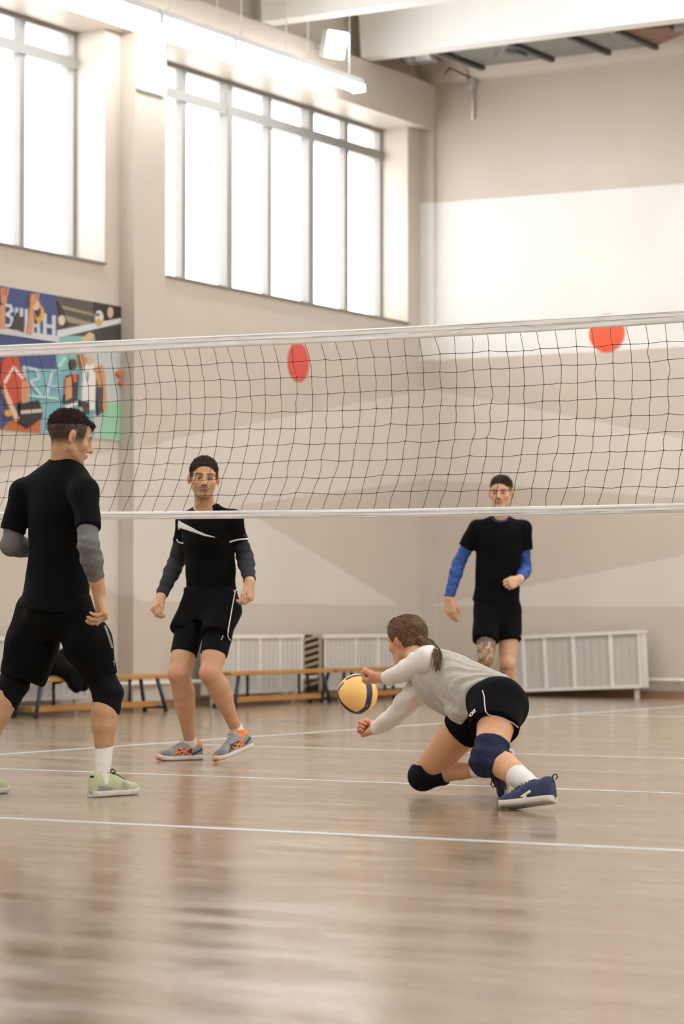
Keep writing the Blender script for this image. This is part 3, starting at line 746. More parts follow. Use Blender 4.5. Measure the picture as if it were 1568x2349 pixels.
def poly_sd(px, py, pts):
    """signed distance to a polygon in the plane"""
    pts = np.array(pts, float); n = len(pts); d = np.full(px.shape, 1e9); s = np.ones(px.shape)
    j = n - 1
    for i in range(n):
        e = pts[j] - pts[i]; wx, wy = px - pts[i, 0], py - pts[i, 1]
        t = np.clip((wx * e[0] + wy * e[1]) / (e @ e), 0, 1)
        d = np.minimum(d, (wx - e[0] * t) ** 2 + (wy - e[1] * t) ** 2)
        c1 = py >= pts[i, 1]; c2 = py < pts[j, 1]; c3 = e[0] * wy > e[1] * wx
        f = (c1 & c2 & c3) | (~c1 & ~c2 & ~c3); s = np.where(f, -s, s); j = i
    return np.sqrt(d) * s
def decal(name, solid, shapes, d, h, m, parent, lift=0.002, depth=0.14, label=None):
    """thin print or trim lying on a solid: shapes = [('poly', pts)] or [('line', pts, width)], points as measured in the photo at distance d"""
    allp = np.array([p for s_ in shapes for p in s_[1]], float); w = max([s_[2] for s_ in shapes if s_[0] == 'line'] + [0])
    sc_ = d / FPX
    cx0, cy0 = allp.min(0) - w - 2; cx1, cy1 = allp.max(0) + w + 2
    o = W(cx0, cy1, d - depth / 2)
    # grid in a frame whose third axis is the line of sight through the middle
    ez = unit(ray((cx0 + cx1) / 2, (cy0 + cy1) / 2)); ex = unit(Rv - ez * (Rv @ ez)); ey = np.cross(ex, ez)
    nx, ny, nz = (int((cx1 - cx0) * sc_ / h) + 3, int((cy1 - cy0) * sc_ / h) + 3, int(depth / h) + 1)
    gx, gy, gz = np.arange(nx) * h, np.arange(ny) * h, np.arange(nz) * h
    X, Y, Z = np.meshgrid(gx, gy, gz, indexing='ij')
    P = o + X[..., None] * ex + Y[..., None] * ey + Z[..., None] * ez
    q = P - Cp; dd = q @ Fc; ix = CX + FPX * (q @ Rv) / dd; iy = CY - FPX * (q @ Uv) / dd
    sd = np.full(ix.shape, 1e9)
    for s_ in shapes:
        if s_[0] == 'poly': sd = np.minimum(sd, poly_sd(ix, iy, s_[1]))
        else:
            pts = np.array(s_[1], float)
            for a, b in zip(pts[:-1], pts[1:]):
                e = b - a; t = np.clip(((ix - a[0]) * e[0] + (iy - a[1]) * e[1]) / (e @ e), 0, 1)
                sd = np.minimum(sd, np.hypot(ix - a[0] - e[0] * t, iy - a[1] - e[1] * t) - s_[2] / 2)
    sd = sd * sc_
    D = np.full(sd.shape, 0.08)
    near = sd < 3 * h
    D[near] = solid.at(P[near])
    # only the side turned to the camera
    first = (D < 0.0).argmax(2); first[~(D < 0).any(2)] = nz
    k = np.arange(nz)[None, None, :]
    back = (k - first[:, :, None] - 6.0 / 1000 / h) * h
    F = np.maximum(np.maximum(D - lift, sd), back)
    V, Q = skin_net(F.astype(F4), np.zeros(3), h)
    if len(V) == 0: print('EMPTY decal', name); return None
    V = o + V[:, :1] * ex + V[:, 1:2] * ey + V[:, 2:] * ez
    ob = put(name, quad_mesh(name, V, Q[:, ::1]), m, parent)
    if label: ob['label'] = label
    return ob

# ------------------------------------------------------------------ people
class Frame:
    """local axes: x = the figure's left, y = forward, z = up"""
    def __init__(s, o, fwd, up=(0, 0, 1)):
        s.o = np.asarray(o, float); s.z = unit(up); f = np.asarray(fwd, float); s.y = unit(f - s.z * (f @ s.z)); s.x = np.cross(s.z, s.y)
    def p(s, x, y, z): return s.o + s.x * x + s.y * y + s.z * z
    def loc(s, V): q = V - s.o; return q @ s.x, q @ s.y, q @ s.z
    @property
    def axes(s): return (s.x, s.y, s.z)
def facing(deg, tilt=0.0):
    """0 = away from the camera, 90 = to the right of the picture, 180 = to the camera"""
    a = math.radians(deg); return Rv * math.sin(a) + Fh * math.cos(a) + Zv * tilt

def add_head(S, fr, k=1.0, female=False, nose=1.0):
    P = lambda x, y, z: fr.p(x * k, y * k, z * k)
    A = fr.axes
    j = 0.92 if female else 1.0
    S.ball(P(0, -0.014, 0.034), np.array((0.074, 0.097, 0.083)) * k, A, 0.02)
    S.ball(P(0, 0.028, 0.036), np.array((0.062, 0.06, 0.056)) * k, A, 0.02)
    S.ball(P(0, 0.034, -0.03), np.array((0.058 * j, 0.055, 0.068)) * k, A, 0.02)
    S.ball(P(0, 0.034, -0.074), np.array((0.046 * j, 0.05, 0.036)) * k, A, 0.02)
    S.ball(P(0, 0.074, -0.1), np.array((0.024 * j, 0.016, 0.016)) * k, A, 0.018)
    for s in (-1, 1):
        S.cone(P(0.054 * s * j, -0.004, -0.05), P(0.022 * s * j, 0.068, -0.1), 0.010 * k, 0.012 * k, 0.02)
        S.ball(P(0.043 * s, 0.058, -0.022), 0.02 * k, None, 0.02)
        S.cone(P(0.012 * s, 0.083, 0.017), P(0.045 * s, 0.07, 0.018), 0.010 * k, 0.008 * k, 0.012)
    for s in (-1, 1): S.ball(P(0.031 * s, 0.094, -0.002), np.array((0.016, 0.017, 0.011)) * k, A, 0.014, 'sub')
    for s in (-1, 1): S.ball(P(0.031 * s, 0.0715, -0.002), np.array((0.0145, 0.0135, 0.0125)) * k, A, 0.004)
    for s in (-1, 1): S.cone(P(0.055 * s, -0.012, 0.01), P(0.047 * s * j, 0.004, -0.050), 0.019 * k, 0.011 * k, 0.02)
    # nose
    S.cone(P(0, 0.085, 0.012), P(0, 0.104 * nose, -0.028), 0.0075 * k, 0.0095 * k, 0.012)
    S.ball(P(0, 0.106 * nose, -0.033), 0.0105 * k, None, 0.008)
    for s in (-1, 1): S.ball(P(0.012 * s, 0.094, -0.037), 0.0075 * k, None, 0.007)
    # lips
    S.cone(P(-0.021, 0.083, -0.066), P(0, 0.0935, -0.062), 0.0045 * k, 0.006 * k, 0.006); S.cone(P(0.021, 0.083, -0.066), P(0, 0.0935, -0.062), 0.0045 * k, 0.006 * k, 0.006)
    S.cone(P(-0.015, 0.085, -0.073), P(0.015, 0.085, -0.073), 0.0065 * k, 0.0065 * k, 0.006)
    S.ball(P(0, 0.098, -0.0685), np.array((0.022, 0.008, 0.0014)) * k, A, 0.003, 'sub')
    # ears
    for s in (-1, 1):
        ea = (unit(fr.x * 1.0 + fr.y * 0.45 * s), unit(fr.y - fr.x * 0.45 * s), fr.z)
        S.ball(P(0.079 * s, -0.010, -0.006), np.array((0.007, 0.019, 0.031)) * k, ea, 0.006)
        S.ball(P(0.087 * s, -0.004, -0.004), np.array((0.007, 0.009, 0.017)) * k, ea, 0.006, 'sub')
    return P

def add_hand(S, wrist, fdir, palm, right, curl, k=1.0, thumb='rest', spread=0.0):
    """curl = list of four (a, b, c) bend angles, index to little finger"""
    y = unit(fdir); z = np.asarray(palm, float); z = unit(z - y * (z @ y)); x = np.cross(y, z)
    if not right: x = -x                                   # x points to the thumb side
    o = np.asarray(wrist, float); P = lambda a, b, c: o + (x * a + y * b + z * c) * k
    roots = [(0.030, 0.088, 0), (0.0105, 0.093, -0.002), (-0.0105, 0.089, -0.001), (-0.029, 0.079, 0.002)]
    lens = [0.076, 0.084, 0.078, 0.062]; rad = [0.0092, 0.0095, 0.009, 0.0078]
    if isinstance(curl[0], (int, float)): curl = [curl] * 4
    for i in range(4):
        S.cone(P(roots[i][0] * 0.55, 0.0, 0), P(*roots[i]), 0.0155 * k, 0.0125 * k, 0.014)
        ang = 0.0; p = P(*roots[i]); f = np.array([roots[i][0] * spread * 8, 1, 0])
        pts = [p]; rr = [rad[i] * 1.08 * k]
        for j, fr_ in enumerate((0.46, 0.30, 0.24)):
            ang += math.radians(curl[i][j])
            dvec = unit(y * math.cos(ang) + z * math.sin(ang) + x * roots[i][0] * spread * math.cos(ang))
            p = p + dvec * lens[i] * fr_ * k; pts.append(p); rr.append(rad[i] * (1.0, 0.92, 0.78)[j] * k)
        S.chain(pts, rr, 0.0035)
    S.cone(P(0.012, 0.012, 0.010), P(0.034, 0.050, 0.016), 0.017 * k, 0.0135 * k, 0.014)
    if thumb == 'rest': T = [(0.034, 0.048, 0.014), (0.045, 0.078, 0.026), (0.043, 0.105, 0.034)]
    elif thumb == 'fist': T = [(0.034, 0.05, 0.018), (0.034, 0.082, 0.038), (0.012, 0.092, 0.050)]
    elif thumb == 'top': T = [(0.034, 0.05, 0.012), (0.040, 0.085, 0.016), (0.030, 0.112, 0.020)]
    else: T = [(0.036, 0.048, 0.010), (0.058, 0.075, 0.014), (0.068, 0.104, 0.018)]
    S.chain([P(*t) for t in T], [0.0125 * k, 0.0108 * k, 0.0085 * k], 0.005)
    return S

def arm(S, sh, el, wr, k=1.0, thick=1.0):
    m = lambda a, b, t: np.asarray(a) * (1 - t) + np.asarray(b) * t
    S.chain([sh, m(sh, el, 0.45), el], [0.048 * thick, 0.045 * thick, 0.04 * thick], 0.008)
    S.chain([el, m(el, wr, 0.28), m(el, wr, 0.7), wr], [0.039 * thick, 0.043 * thick, 0.034 * thick, 0.028 * thick], 0.008)
def leg(S, hip, kn, an, back, k=1.0, th=1.0, cf=1.0):
    """back = direction the calf bulges to"""
    m = lambda a, b, t: np.asarray(a, float) * (1 - t) + np.asarray(b, float) * t
    b = unit(back)
    S.chain([hip, m(hip, kn, 0.4), m(hip, kn, 0.8), kn], [0.078 * th, 0.078 * th, 0.064 * th, 0.056 * th], 0.008)
    S.ball(np.asarray(kn) - b * 0.016, 0.045 * k, None, 0.02)
    S.chain([kn, m(kn, an, 0.25) + b * 0.012, m(kn, an, 0.42) + b * 0.010, m(kn, an, 0.62) + b * 0.003, m(kn, an, 0.8), an], [0.052 * k, 0.057 * cf, 0.053 * cf, 0.040 * k, 0.0315 * k, 0.0305 * k], 0.008)

def shoe_frame(heel, toe, up=(0, 0, 1)):
    heel = np.asarray(heel, float); toe = np.asarray(toe, float); fr = Frame(heel, toe - heel, np.asarray(up, float) - unit(toe - heel) * (unit(toe - heel) @ np.asarray(up, float)))
    fr.L = np.linalg.norm(toe - heel); return fr
FOOT = [(0.0, 0.016), (0.02, 0.026), (0.10, 0.036), (0.25, 0.0395), (0.42, 0.039), (0.62, 0.045), (0.78, 0.048), (0.90, 0.040), (0.97, 0.024), (1.0, 0.012)]
def shoe_solids(fr, sole=0.031, hgt=1.0, wid=1.0):
    L = fr.L; a = fr.o; b = fr.o + fr.y * L
    up = [(0.0, .040, .02), (0.03, 0.075, 0), (0.12, 0.094, 0), (0.25, 0.086, 0), (0.36, 0.090, 0), (0.48, 0.080, 0), (0.65, 0.060, 0), (0.82, 0.048, 0), (0.94, 0.04, 0), (1.0, 0.026, 0)]
    U = Solid(0.01); S_ = Solid(0.008)
    fx = lambda t: np.interp(t, [f[0] for f in FOOT], [f[1] for f in FOOT]) * wid
    prof = []
    for (t, h_, _) in up:
        hh = h_ * hgt; prof.append((t, max(fx(t) - 0.002, 0.008), hh / 2, 0.0, hh / 2 + 0.004))
    # ex = x gives ey = +z
    U.stack(a, b, fr.x, prof, n=2.6)
    prof = [(t, w * wid + 0.003, sole / 2, 0.0, sole / 2 + (0.010 * max(0, (t - 0.8) / 0.2) ** 1.5)) for t, w in FOOT]
    S_.stack(a, b, fr.x, prof, n=4.0)
    return U, S_

def body_mesh(name, solid, parent, m, hc, fine, paint):
    """one skin: coarse grid, with finer grids in the given boxes (centre, half size, cell)"""
    Vs, Qs, off = [], [], 0
    D, lo = solid.grid(hc); V, Q = skin_net(D, lo, hc); V = relax(V, Q, 1, 0.3)
    keep = np.ones(len(V), bool)
    for c, hs, h in fine: keep &= ~(np.abs(V - c) < np.asarray(hs) - hc * 1.0).all(1)
    Q = Q[keep[Q].any(1)]
    Vs.append(V); Qs.append(Q); off = len(V)
    for c, hs, h in fine:
        hs = np.asarray(hs, float)
        D, lo = solid.grid(h, c - hs, c + hs); V, Q = skin_net(D, lo, h); V = relax(V, Q, 1, 0.3)
        Vs.append(V); Qs.append(Q + off); off += len(V)
    V = np.concatenate(Vs); Q = np.concatenate(Qs)
    used = np.zeros(len(V), bool); used[Q.ravel()] = True
    re = np.cumsum(used) - 1; V = V[used]; Q = re[Q]
    return put(name, quad_mesh(name, V, Q, paint(V)), m, parent)

def mixc(C, rgb, w): w = np.clip(w, 0, 1)[:, None]; C[:] = C * (1 - w) + np.array(lin(rgb)) * w
def sstep(a, b, x): t = np.clip((x - a) / (b - a), 0, 1); return t * t * (3 - 2 * t)
def vnoise(V, f, seed=0):
    r = np.random.RandomState(seed); s = np.zeros(len(V))
    for i in range(6): s += np.sin(V @ (r.randn(3) * f * (1 + i * 0.5)) + r.rand() * 6.3 + 1.5 * np.sin(V @ (r.randn(3) * f))) / (1 + 0.4 * i)
    return s / 3.2
def head_paint(C, V, fr, k, hair=(60, 46, 38), stubble=0.0, moustache=0.0, gaze=(0, 0), iris=(70, 66, 60), fade=None, lip=(176, 116, 98), brow=1.0):
    x, y, z = fr.loc(V); x, y, z = x / k, y / k, z / k; ax = np.abs(x)
    inside = (np.abs(z) < 0.16) & (ax < 0.11) & (np.abs(y) < 0.13)
    i = inside.astype(float)
    mixc(C, (214, 140, 118), i * 0.35 * sstep(0.03, 0.008, np.hypot(ax - 0.042, z + 0.03)) * (y > 0.03))
    mixc(C, (206, 118, 92), i * 0.5 * sstep(0.072, 0.082, ax) * (np.abs(z) < 0.045) * (y < 0.03))
    mixc(C, (104, 52, 40), i * 0.8 * sstep(0.011, 0.004, np.hypot(y + 0.003, (z + 0.012) * 0.7)) * (ax > 0.074))  # shade inside the ear hollow, painted into the skin colour
    if stubble:
        jaw = sstep(-0.038, -0.062, z) * sstep(-0.03, 0.0, y) * (z > -0.125)
        mixc(C, hair, i * stubble * jaw); mixc(C, hair, i * stubble * 0.9 * sstep(-0.082, -0.098, z) * (y > 0.03) * (z > -0.122))
    if moustache: mixc(C, hair, i * moustache * sstep(0.006, 0.003, np.abs(z + 0.0535 + ax * 0.22)) * (ax < 0.03) * (y > 0.06))
    mixc(C, lip, i * 0.75 * sstep(1.15, 0.75, np.hypot(ax / 0.024, (z + 0.0675) / 0.0115)) * (y > 0.06))
    mixc(C, (70, 36, 32), i * sstep(0.0022, 0.0012, np.abs(z + 0.0687)) * (ax < 0.0205) * (y > 0.075))
    mixc(C, (90, 46, 38), i * sstep(0.0055, 0.003, np.hypot(ax - 0.0068, z + 0.0425)) * (y > 0.085))
    dx, dz = ax - 0.031, z + 0.002
    mixc(C, (150, 100, 82), i * 0.55 * sstep(1.75, 1.0, np.hypot(dx / 0.0165, dz / 0.011)) * (y > 0.05))  # eye sockets: darker, redder shading put into the skin colour
    e = np.hypot(dx / 0.0135, dz / 0.0046)
    mixc(C, (176, 160, 150), i * sstep(1.05, 0.9, e) * (y > 0.05))
    sx = np.sign(x) * dx * 1.0
    ix = (x - np.sign(x) * 0.031) - gaze[0]
    mixc(C, iris, i * sstep(0.0066, 0.0052, np.hypot(ix, dz - gaze[1])) * (e < 1.0) * (y > 0.05))
    mixc(C, (48, 32, 28), i * ((e > 0.9) & (e < 1.28) & (dz > 0.0005)) * (y > 0.05) * 0.9)
    zb = 0.0165 + 0.0045 * (1 - ((ax - 0.034) / 0.024) ** 2)
    mixc(C, hair, i * brow * sstep(0.0045, 0.0028, np.abs(z - zb)) * sstep(0.0085, 0.0125, ax) * sstep(0.054, 0.047, ax) * (y > 0.04))
    if fade is not None:                       # clipped hair on the sides and nape, fading downwards
        f = sstep(fade[0], fade[1], z - fade[2] * np.minimum(y, 0))
        side = sstep(0.058, 0.042, y) * sstep(0.030, 0.04, ax) + sstep(-0.05, -0.075, y)
        ear = (ax > 0.077) & (z < 0.03) & (y > -0.035)
        mixc(C, tuple(0.75 * q for q in hair), i * 0.96 * f * np.clip(side, 0, 1) * (~ear))
def skin_base(V, rgb, seed=0):
    C = np.tile(np.array(lin(rgb)), (len(V), 1)); C *= (1 + 0.05 * vnoise(V, 22, seed))[:, None]; return C

def leg_tone(C, V):                           # tanned shins with short dark hair
    mixc(C, (156, 112, 78), 0.32 * sstep(0.75, 0.45, V[:, 2]) * (0.8 + 0.5 * vnoise(V, 150, 77))); return C
skin = mat('skin', (205, 160, 130), 0.5, attr=True, noise=0.05, nscale=60, sub=0.06)
black_knit = mat('black_jersey_cloth', (8, 8, 9), 0.85, noise=0.25, nscale=140, bump=0.15, bscale=26, spec=0.12)
black_cloth = mat('black_short_cloth', (7, 7, 8), 0.85, noise=0.25, nscale=120, bump=0.15, bscale=22, spec=0.12)
black_tight = mat('black_stretch_cloth', (9, 10, 12), 0.8, noise=0.2, nscale=90, spec=0.15)
white_sock = mat('white_ribbed_sock', (232, 231, 228), 0.85, bump=0.3, bscale=120, stretch=(1, 1, 0.08))
white_trim = mat('white_trim', (226, 226, 222), 0.7)
def hair_mat(name, rgb): return mat(name, rgb, 0.8, noise=0.45, nscale=70, spec=0.15, bump=0.6, bscale=160, stretch=(1, 1, 0.5))

def hair_cap(fr, k, front=(0.086, 0.064), tilt=(0.85, 0.5)):
    """the skull's own shape a little under the skin, cut at the forehead hairline; hair_grow() then thickens it"""
    P = lambda x, y, z: fr.p(x * k, y * k, z * k)
    H = Solid(0.02)
    H.ball(P(0, -0.014, 0.034), np.array((0.0725, 0.0955, 0.0815)) * k, fr.axes)
    H.ball(P(0, 0.028, 0.036), np.array((0.0605, 0.0585, 0.0545)) * k, fr.axes)
    H.cut(P(0, *front), fr.y * tilt[0] - fr.z * tilt[1])
    H.cut(P(0, 0, -0.045), -fr.z)
    return H
def hair_grow(fr, k, top, z0, z1, slope, rough=0.0014, f=300, seed=1):
    def fn(V, nn):
        x, y, z = fr.loc(V); x, y, z = x / k, y / k, z / k
        t = sstep(z0, z1, z - slope * np.minimum(y, 0.02)) ** 1.3
        return t * (top + rough * (vnoise(V, f, seed) + 0.7 * vnoise(V, f * 2.3, seed + 5))) - 0.0005
    return fn
def short_strands(hair, fr, k, m, n=900, length=0.012, comb=(0.0, -0.3, 0.3), seed=1, low=0.035):
    """separate short hairs standing out of the cap, so that its edge and top are not smooth"""
    me = hair.data; V = np.zeros(len(me.vertices) * 3, F4); me.vertices.foreach_get('co', V); V = V.reshape(-1, 3).astype(float)
    N_ = np.zeros(len(me.vertices) * 3, F4); me.vertices.foreach_get('normal', N_); N_ = N_.reshape(-1, 3).astype(float)
    x, y, z = fr.loc(V); ok = np.where(z / k > low - 0.3 * np.maximum(-y / k, 0))[0]
    r = np.random.RandomState(seed); pick = r.choice(ok, n); mb = MB()
    for i in pick:
        d = unit(N_[i] + r.randn(3) * 0.35 + fr.x * comb[0] + fr.y * comb[1] + fr.z * comb[2]); L = length * r.uniform(.5, 1.1)
        side = unit(np.cross(d, r.randn(3))); p = V[i] - N_[i] * .002
        mb.tube([p, p + d * L * .55, p + d * L + side * L * .15], [.0011, .0009, .0003], 3, caps=False)
    o = mb.build('hair_strands', m, hair); o['kind'] = 'stuff'; return o
def ruffle(fr, amp, f=300, seed=1):
    def fn(V, nn): return amp * vnoise(V, f, seed) + amp * 0.7 * vnoise(V, f * 2.3, seed + 5)
    return fn

def make_shoe(t, heel, toe, up, upper_rgb, sole_rgb, paint=None, hgt=1.0, wid=1.0, h=0.0035, laces=None, name='shoe', bow=True):
    fr = shoe_frame(heel, toe, up); U, S_ = shoe_solids(fr, hgt=hgt, wid=wid)
    def pc(V):
        C = np.tile(np.array(lin(upper_rgb)), (len(V), 1))
        if paint: paint(C, V, fr)
        return C
    um = mat('shoe_upper_mesh_cloth', (150, 150, 150), 0.7, attr=True, noise=0.12, nscale=150, bump=0.1, bscale=300)
    sh = grow(name, U, h, um, t, pc)
    S2 = grow('sole', S_, h, mat('shoe_sole_rubber_%d_%d_%d' % sole_rgb, sole_rgb, 0.55, noise=0.08, nscale=40), sh)
    if laces:
        mb = MB(); L = fr.L
        for i in range(5):
            tt = 0.42 + 0.062 * i; zz = np.interp(tt, [0.36, 0.48, 0.65, 0.82], [0.094, 0.085, 0.064, 0.052]) * hgt
            w = 0.022
            mb.tube([fr.p(-w, tt * L, zz - 0.006), fr.p(0, tt * L + 0.004, zz + 0.004), fr.p(w, tt * L, zz - 0.006)], 0.0035, 6)
            mb.tube([fr.p(-w, tt * L, zz - 0.006), fr.p(0, tt * L + 0.012, zz + 0.002), fr.p(w, tt * L + 0.02, zz - 0.008)], 0.003, 6)
        for s in (-1, 1) if bow else ():
            a = fr.p(0, 0.40 * L, 0.095 * hgt); mb.tube([a, a + fr.x * s * 0.02 + fr.z * 0.012, a + fr.x * s * 0.04 - fr.y * 0.0, a + fr.x * s * 0.025 - fr.z * 0.012, a], 0.003, 6)
        mb.build('laces', mat('laces_%d_%d_%d' % laces, laces, 0.8), sh)
    return sh, U, S_, fr
def collar_ring(t, fr, rgb, hgt=1.0, name='collar_edge', sh=None, r=0.005):
    L = fr.L; pts = []
    for i in range(28):
        a = 2 * math.pi * i / 28; yy = 0.22 + 0.19 * math.cos(a); xx = 0.030 * math.sin(a)
        zz = 0.084 + 0.012 * math.cos(2 * a) + (0.004 if yy > 0.3 else 0)
        pts.append(fr.p(xx, yy * L, zz * hgt))
    return MB().tube(pts, r, 8, closed=True).build(name, mat('collar_%d_%d_%d' % rgb, rgb, 0.7), sh)
def sock(t, a, b, ra, rb, m=None, rm=None):
    S = Solid(0.006); S.chain([a, mid(a, b, .5), b], [ra, (ra + rb) / 2 if rm is None else rm, rb], flat=1); r = grow('sock', S, 0.004, m or white_sock, t, smooth=1); return r
def mid(a, b, t): return np.asarray(a, float) * (1 - t) + np.asarray(b, float) * t

# ================================================================== the man with his back to the camera, at the left
def person_back():
    t = empty('person', onZ(150, 1829) * np.array([1, 1, 0]), 'man seen from behind in black T-shirt, grey arm sleeves and pale green shoes', 'person')
    k = 1.05
    hf = Frame(W(161, 1003, 12.3), facing(70, -0.28), Zv + facing(70) * 0.28)
    hipR, knR, anR = W(160, 1405, 12.3), W(247, 1590, 12.3), W(235, 1772, 12.24)
    hipL, knL, anL = W(95, 1408, 12.45), W(30, 1570, 12.45), W(-48, 1745, 12.35)
    shR, elR, wrR = W(195, 1128, 12.16), W(203, 1250, 12.02), W(229, 1368, 12.14)
    shL, elL, wrL = W(54, 1130, 12.44), W(26, 1250, 12.42), W(92, 1263, 12.62)
    neck = W(147, 1072, 12.32); chest = W(126, 1180, 12.32); waist = W(122, 1290, 12.33); pelvis = W(126, 1400, 12.36)
    B = Solid(0.02)
    fwd = facing(40)
    add_head(B, hf, k)
    B.cone(hf.p(0, -0.022, -0.055), neck, 0.054, 0.062, 0.03)
    B.chain([neck, chest, waist, pelvis], [0.06, 0.085, 0.08, 0.09], 0.02)
    B.chain([shL, neck, shR], [0.042, 0.05, 0.042], 0.02)
    arm(B, shR, elR, wrR, thick=1.03); arm(B, shL, elL, wrL)
    leg(B, hipR, knR, anR, -fwd, 1.1, 1.05, 1.08); leg(B, hipL, knL, anL, -fwd, 1.08, 1.05, 1.05)
    hd = W(240, 1413, 12.12) - wrR
    add_hand(B, wrR, hd, -Rv * 1.0 - Fh * 0.15, True, [(66, 28, 18), (72, 30, 18), (76, 32, 20), (80, 34, 20)], 1.08)
    add_hand(B, wrL, wrL - elL, -Zv, False, (40, 45, 30), 1.05)
    B.chain([anR, onZ(260, 1822) + Zv * 0.04], [0.03, 0.026], 0.008); B.chain([anL, onZ(-30, 1826) + Zv * 0.04], [0.03, 0.026], 0.008)
    hairc = (44, 32, 25)
    def paint(V):
        C = leg_tone(skin_base(V, (200, 154, 117), 1), V)
        head_paint(C, V, hf, k, hairc, stubble=0.22, fade=(-0.055, 0.012, 0.5), gaze=(0.0, -0.002))
        return C
    body_mesh('body', B, t, skin, 0.006, [(hf.p(0, 0, -0.03), (0.16, 0.16, 0.165), 0.0022), (mid(wrR, wrR + hd, 1.0), (0.12, 0.12, 0.135), 0.0025)], paint)
    H = hair_cap(hf, k, (0.088, 0.054), (0.75, 0.66))
    H.cone(hf.p(-0.03 * k, 0.076 * k, 0.072 * k), hf.p(0.02 * k, 0.08 * k, 0.070 * k), 0.010, 0.010, 0.02)
    hm = hair_mat('dark_brown_hair', hairc); short_strands(grow('hair', H, 0.0026, hm, t, fold=hair_grow(hf, k, 0.009, 0.02, 0.115, 0.28, 0.0022, 240)), hf, k, hm, 1300, 0.013, (0, -0.25, 0.35), 3, 0.03)
    # T-shirt
    S = Solid(0.035); ex = facing(130)
    S.stack(W(126, 1396, 12.36), W(144, 1056, 12.32), ex, [(0, .188, .145, -.005, 0), (.12, .178, .135, 0, 0), (.33, .152, .118, .003, 0), (.52, .162, .122, 0, 0), (.72, .178, .125, 0, 0), (.86, .172, .112, 0, 0), (.95, .12, .085, 0, 0), (1.0, .068, .062, 0, 0)])
    S.chain([mid(neck, shR, 0.1), shR], [0.048, 0.062], 0.05); S.chain([mid(neck, shL, 0.1), shL], [0.048, 0.06], 0.05)
    S.cone(shR, W(200, 1213, 12.06), 0.062, 0.060, 0.035, flat=2); S.cone(shL, W(28, 1219, 12.42), 0.06, 0.062, 0.035, flat=2)
    S.cut(W(140, 1054, 12.26), unit(Zv - Fh * 0.2))
    grow('t_shirt', S, 0.006, black_knit, t, fold=view_folds(0.004, [(9, 3, 22, .8), (18, 5, 9, .7), (-14, 4, 16, .6), (30, 8, 6, .4)], 3))
    # arm sleeves
    grey = mat('grey_marl_sleeve', (112, 112, 110), 0.8, noise=0.22, nscale=160, bump=0.25, bscale=30, spec=0.2)
    A = Solid(0.02); A.chain([mid(shR, elR, 0.62), elR, mid(elR, wrR, .28), mid(elR, wrR, 0.64)], [0.048, 0.047, 0.049, 0.0385], flat=2)
    grow('arm_sleeve', A, 0.004, grey, t, fold=view_folds(0.0012, [(20, 10, 130, .8), (45, 5, 190, .7), (-60, 0, 90, .6)], 5))
    A = Solid(0.02); A.chain([mid(shL, elL, 0.55), elL, mid(elL, wrL, .28), mid(elL, wrL, 0.75)], [0.05, 0.049, 0.049, 0.038], flat=2)
    grow('arm_sleeve', A, 0.005, grey, t, fold=view_folds(0.0018, [(60, 10, 60, 1)], 6))
    # shorts
    S = Solid(0.03)
    S.stack(W(128, 1466, 12.37), W(128, 1366, 12.36), ex, [(0, .10, .09, 0, 0), (.4, .165, .13, 0, 0), (1, .168, .13, 0, 0)])
    S.chain([W(168, 1400, 12.3), W(199, 1475, 12.3), W(230, 1558, 12.3)], [0.09, 0.110, 0.082], flat=2)
    S.chain([W(88, 1405, 12.45), W(76, 1475, 12.45), W(50, 1556, 12.45)], [0.112, 0.126, 0.104], flat=2)
    sh = grow('shorts', S, 0.006, black_cloth, t, fold=view_folds(0.005, [(20, 4, 8, .8), (-12, 6, 20, .8), (34, 9, 3, .5)], 7))
    decal('side_stripe', S, [('line', [(241, 1437), (250, 1462), (257, 1485)], 6)], 12.25, 0.003, mat('grey_stripe', (120, 118, 114), 0.7), sh, lift=0.008, depth=0.34)
    decal('logo', S, [('line', [(261, 1507), (263, 1514), (259, 1520)], 2.2), ('line', [(264, 1516), (261, 1528)], 2)], 12.25, 0.0025, mat('grey_stripe'), sh, lift=0.008, depth=0.34)
    # long knee sleeves
    K = Solid(0.02); K.chain([mid(hipR, knR, 0.72), knR, mid(knR, anR, 0.27)], [0.074, 0.0665, 0.063], flat=2); K.ball(knR + fwd * 0.012, 0.06)
    grow('knee_sleeve', K, 0.005, black_tight, t, fold=view_folds(0.0015, [(20, 5, 90, 1)], 8))
    K = Solid(0.02); K.chain([mid(hipL, knL, 0.7), knL, mid(knL, anL, 0.27)], [0.076, 0.068, 0.064], flat=2); K.ball(knL + fwd * 0.012, 0.062)
    grow('knee_sleeve', K, 0.005, black_tight, t, fold=view_folds(0.0015, [(20, 5, 90, 1)], 9))
    # socks and shoes
    for kn_, an_ in ((knR, anR), (knL, anL)): sock(t, mid(kn_, an_, 0.65), mid(kn_, an_, 1.12), 0.0425, 0.031)
    def pale(C, V, fr):
        x, y, z = fr.loc(V); y = y / fr.L
        mixc(C, (178, 186, 140), 0.7 * sstep(0.72, 0.95, y) * sstep(0.035, 0.02, z)); mixc(C, (150, 148, 140), sstep(0.045, 0.035, z - 0.05 * (0.4 - y)) * (y < 0.42) * (y > 0.06) * sstep(0.42, 0.3, y + (0.03 - z) * 2))
        mixc(C, (160, 160, 152), sstep(0.03, 0.026, z) * (y < 0.85)); mixc(C, (120, 128, 118), 0.5 * sstep(0.03, 0.015, np.hypot((y - 0.6) * 0.3, z - 0.045)))
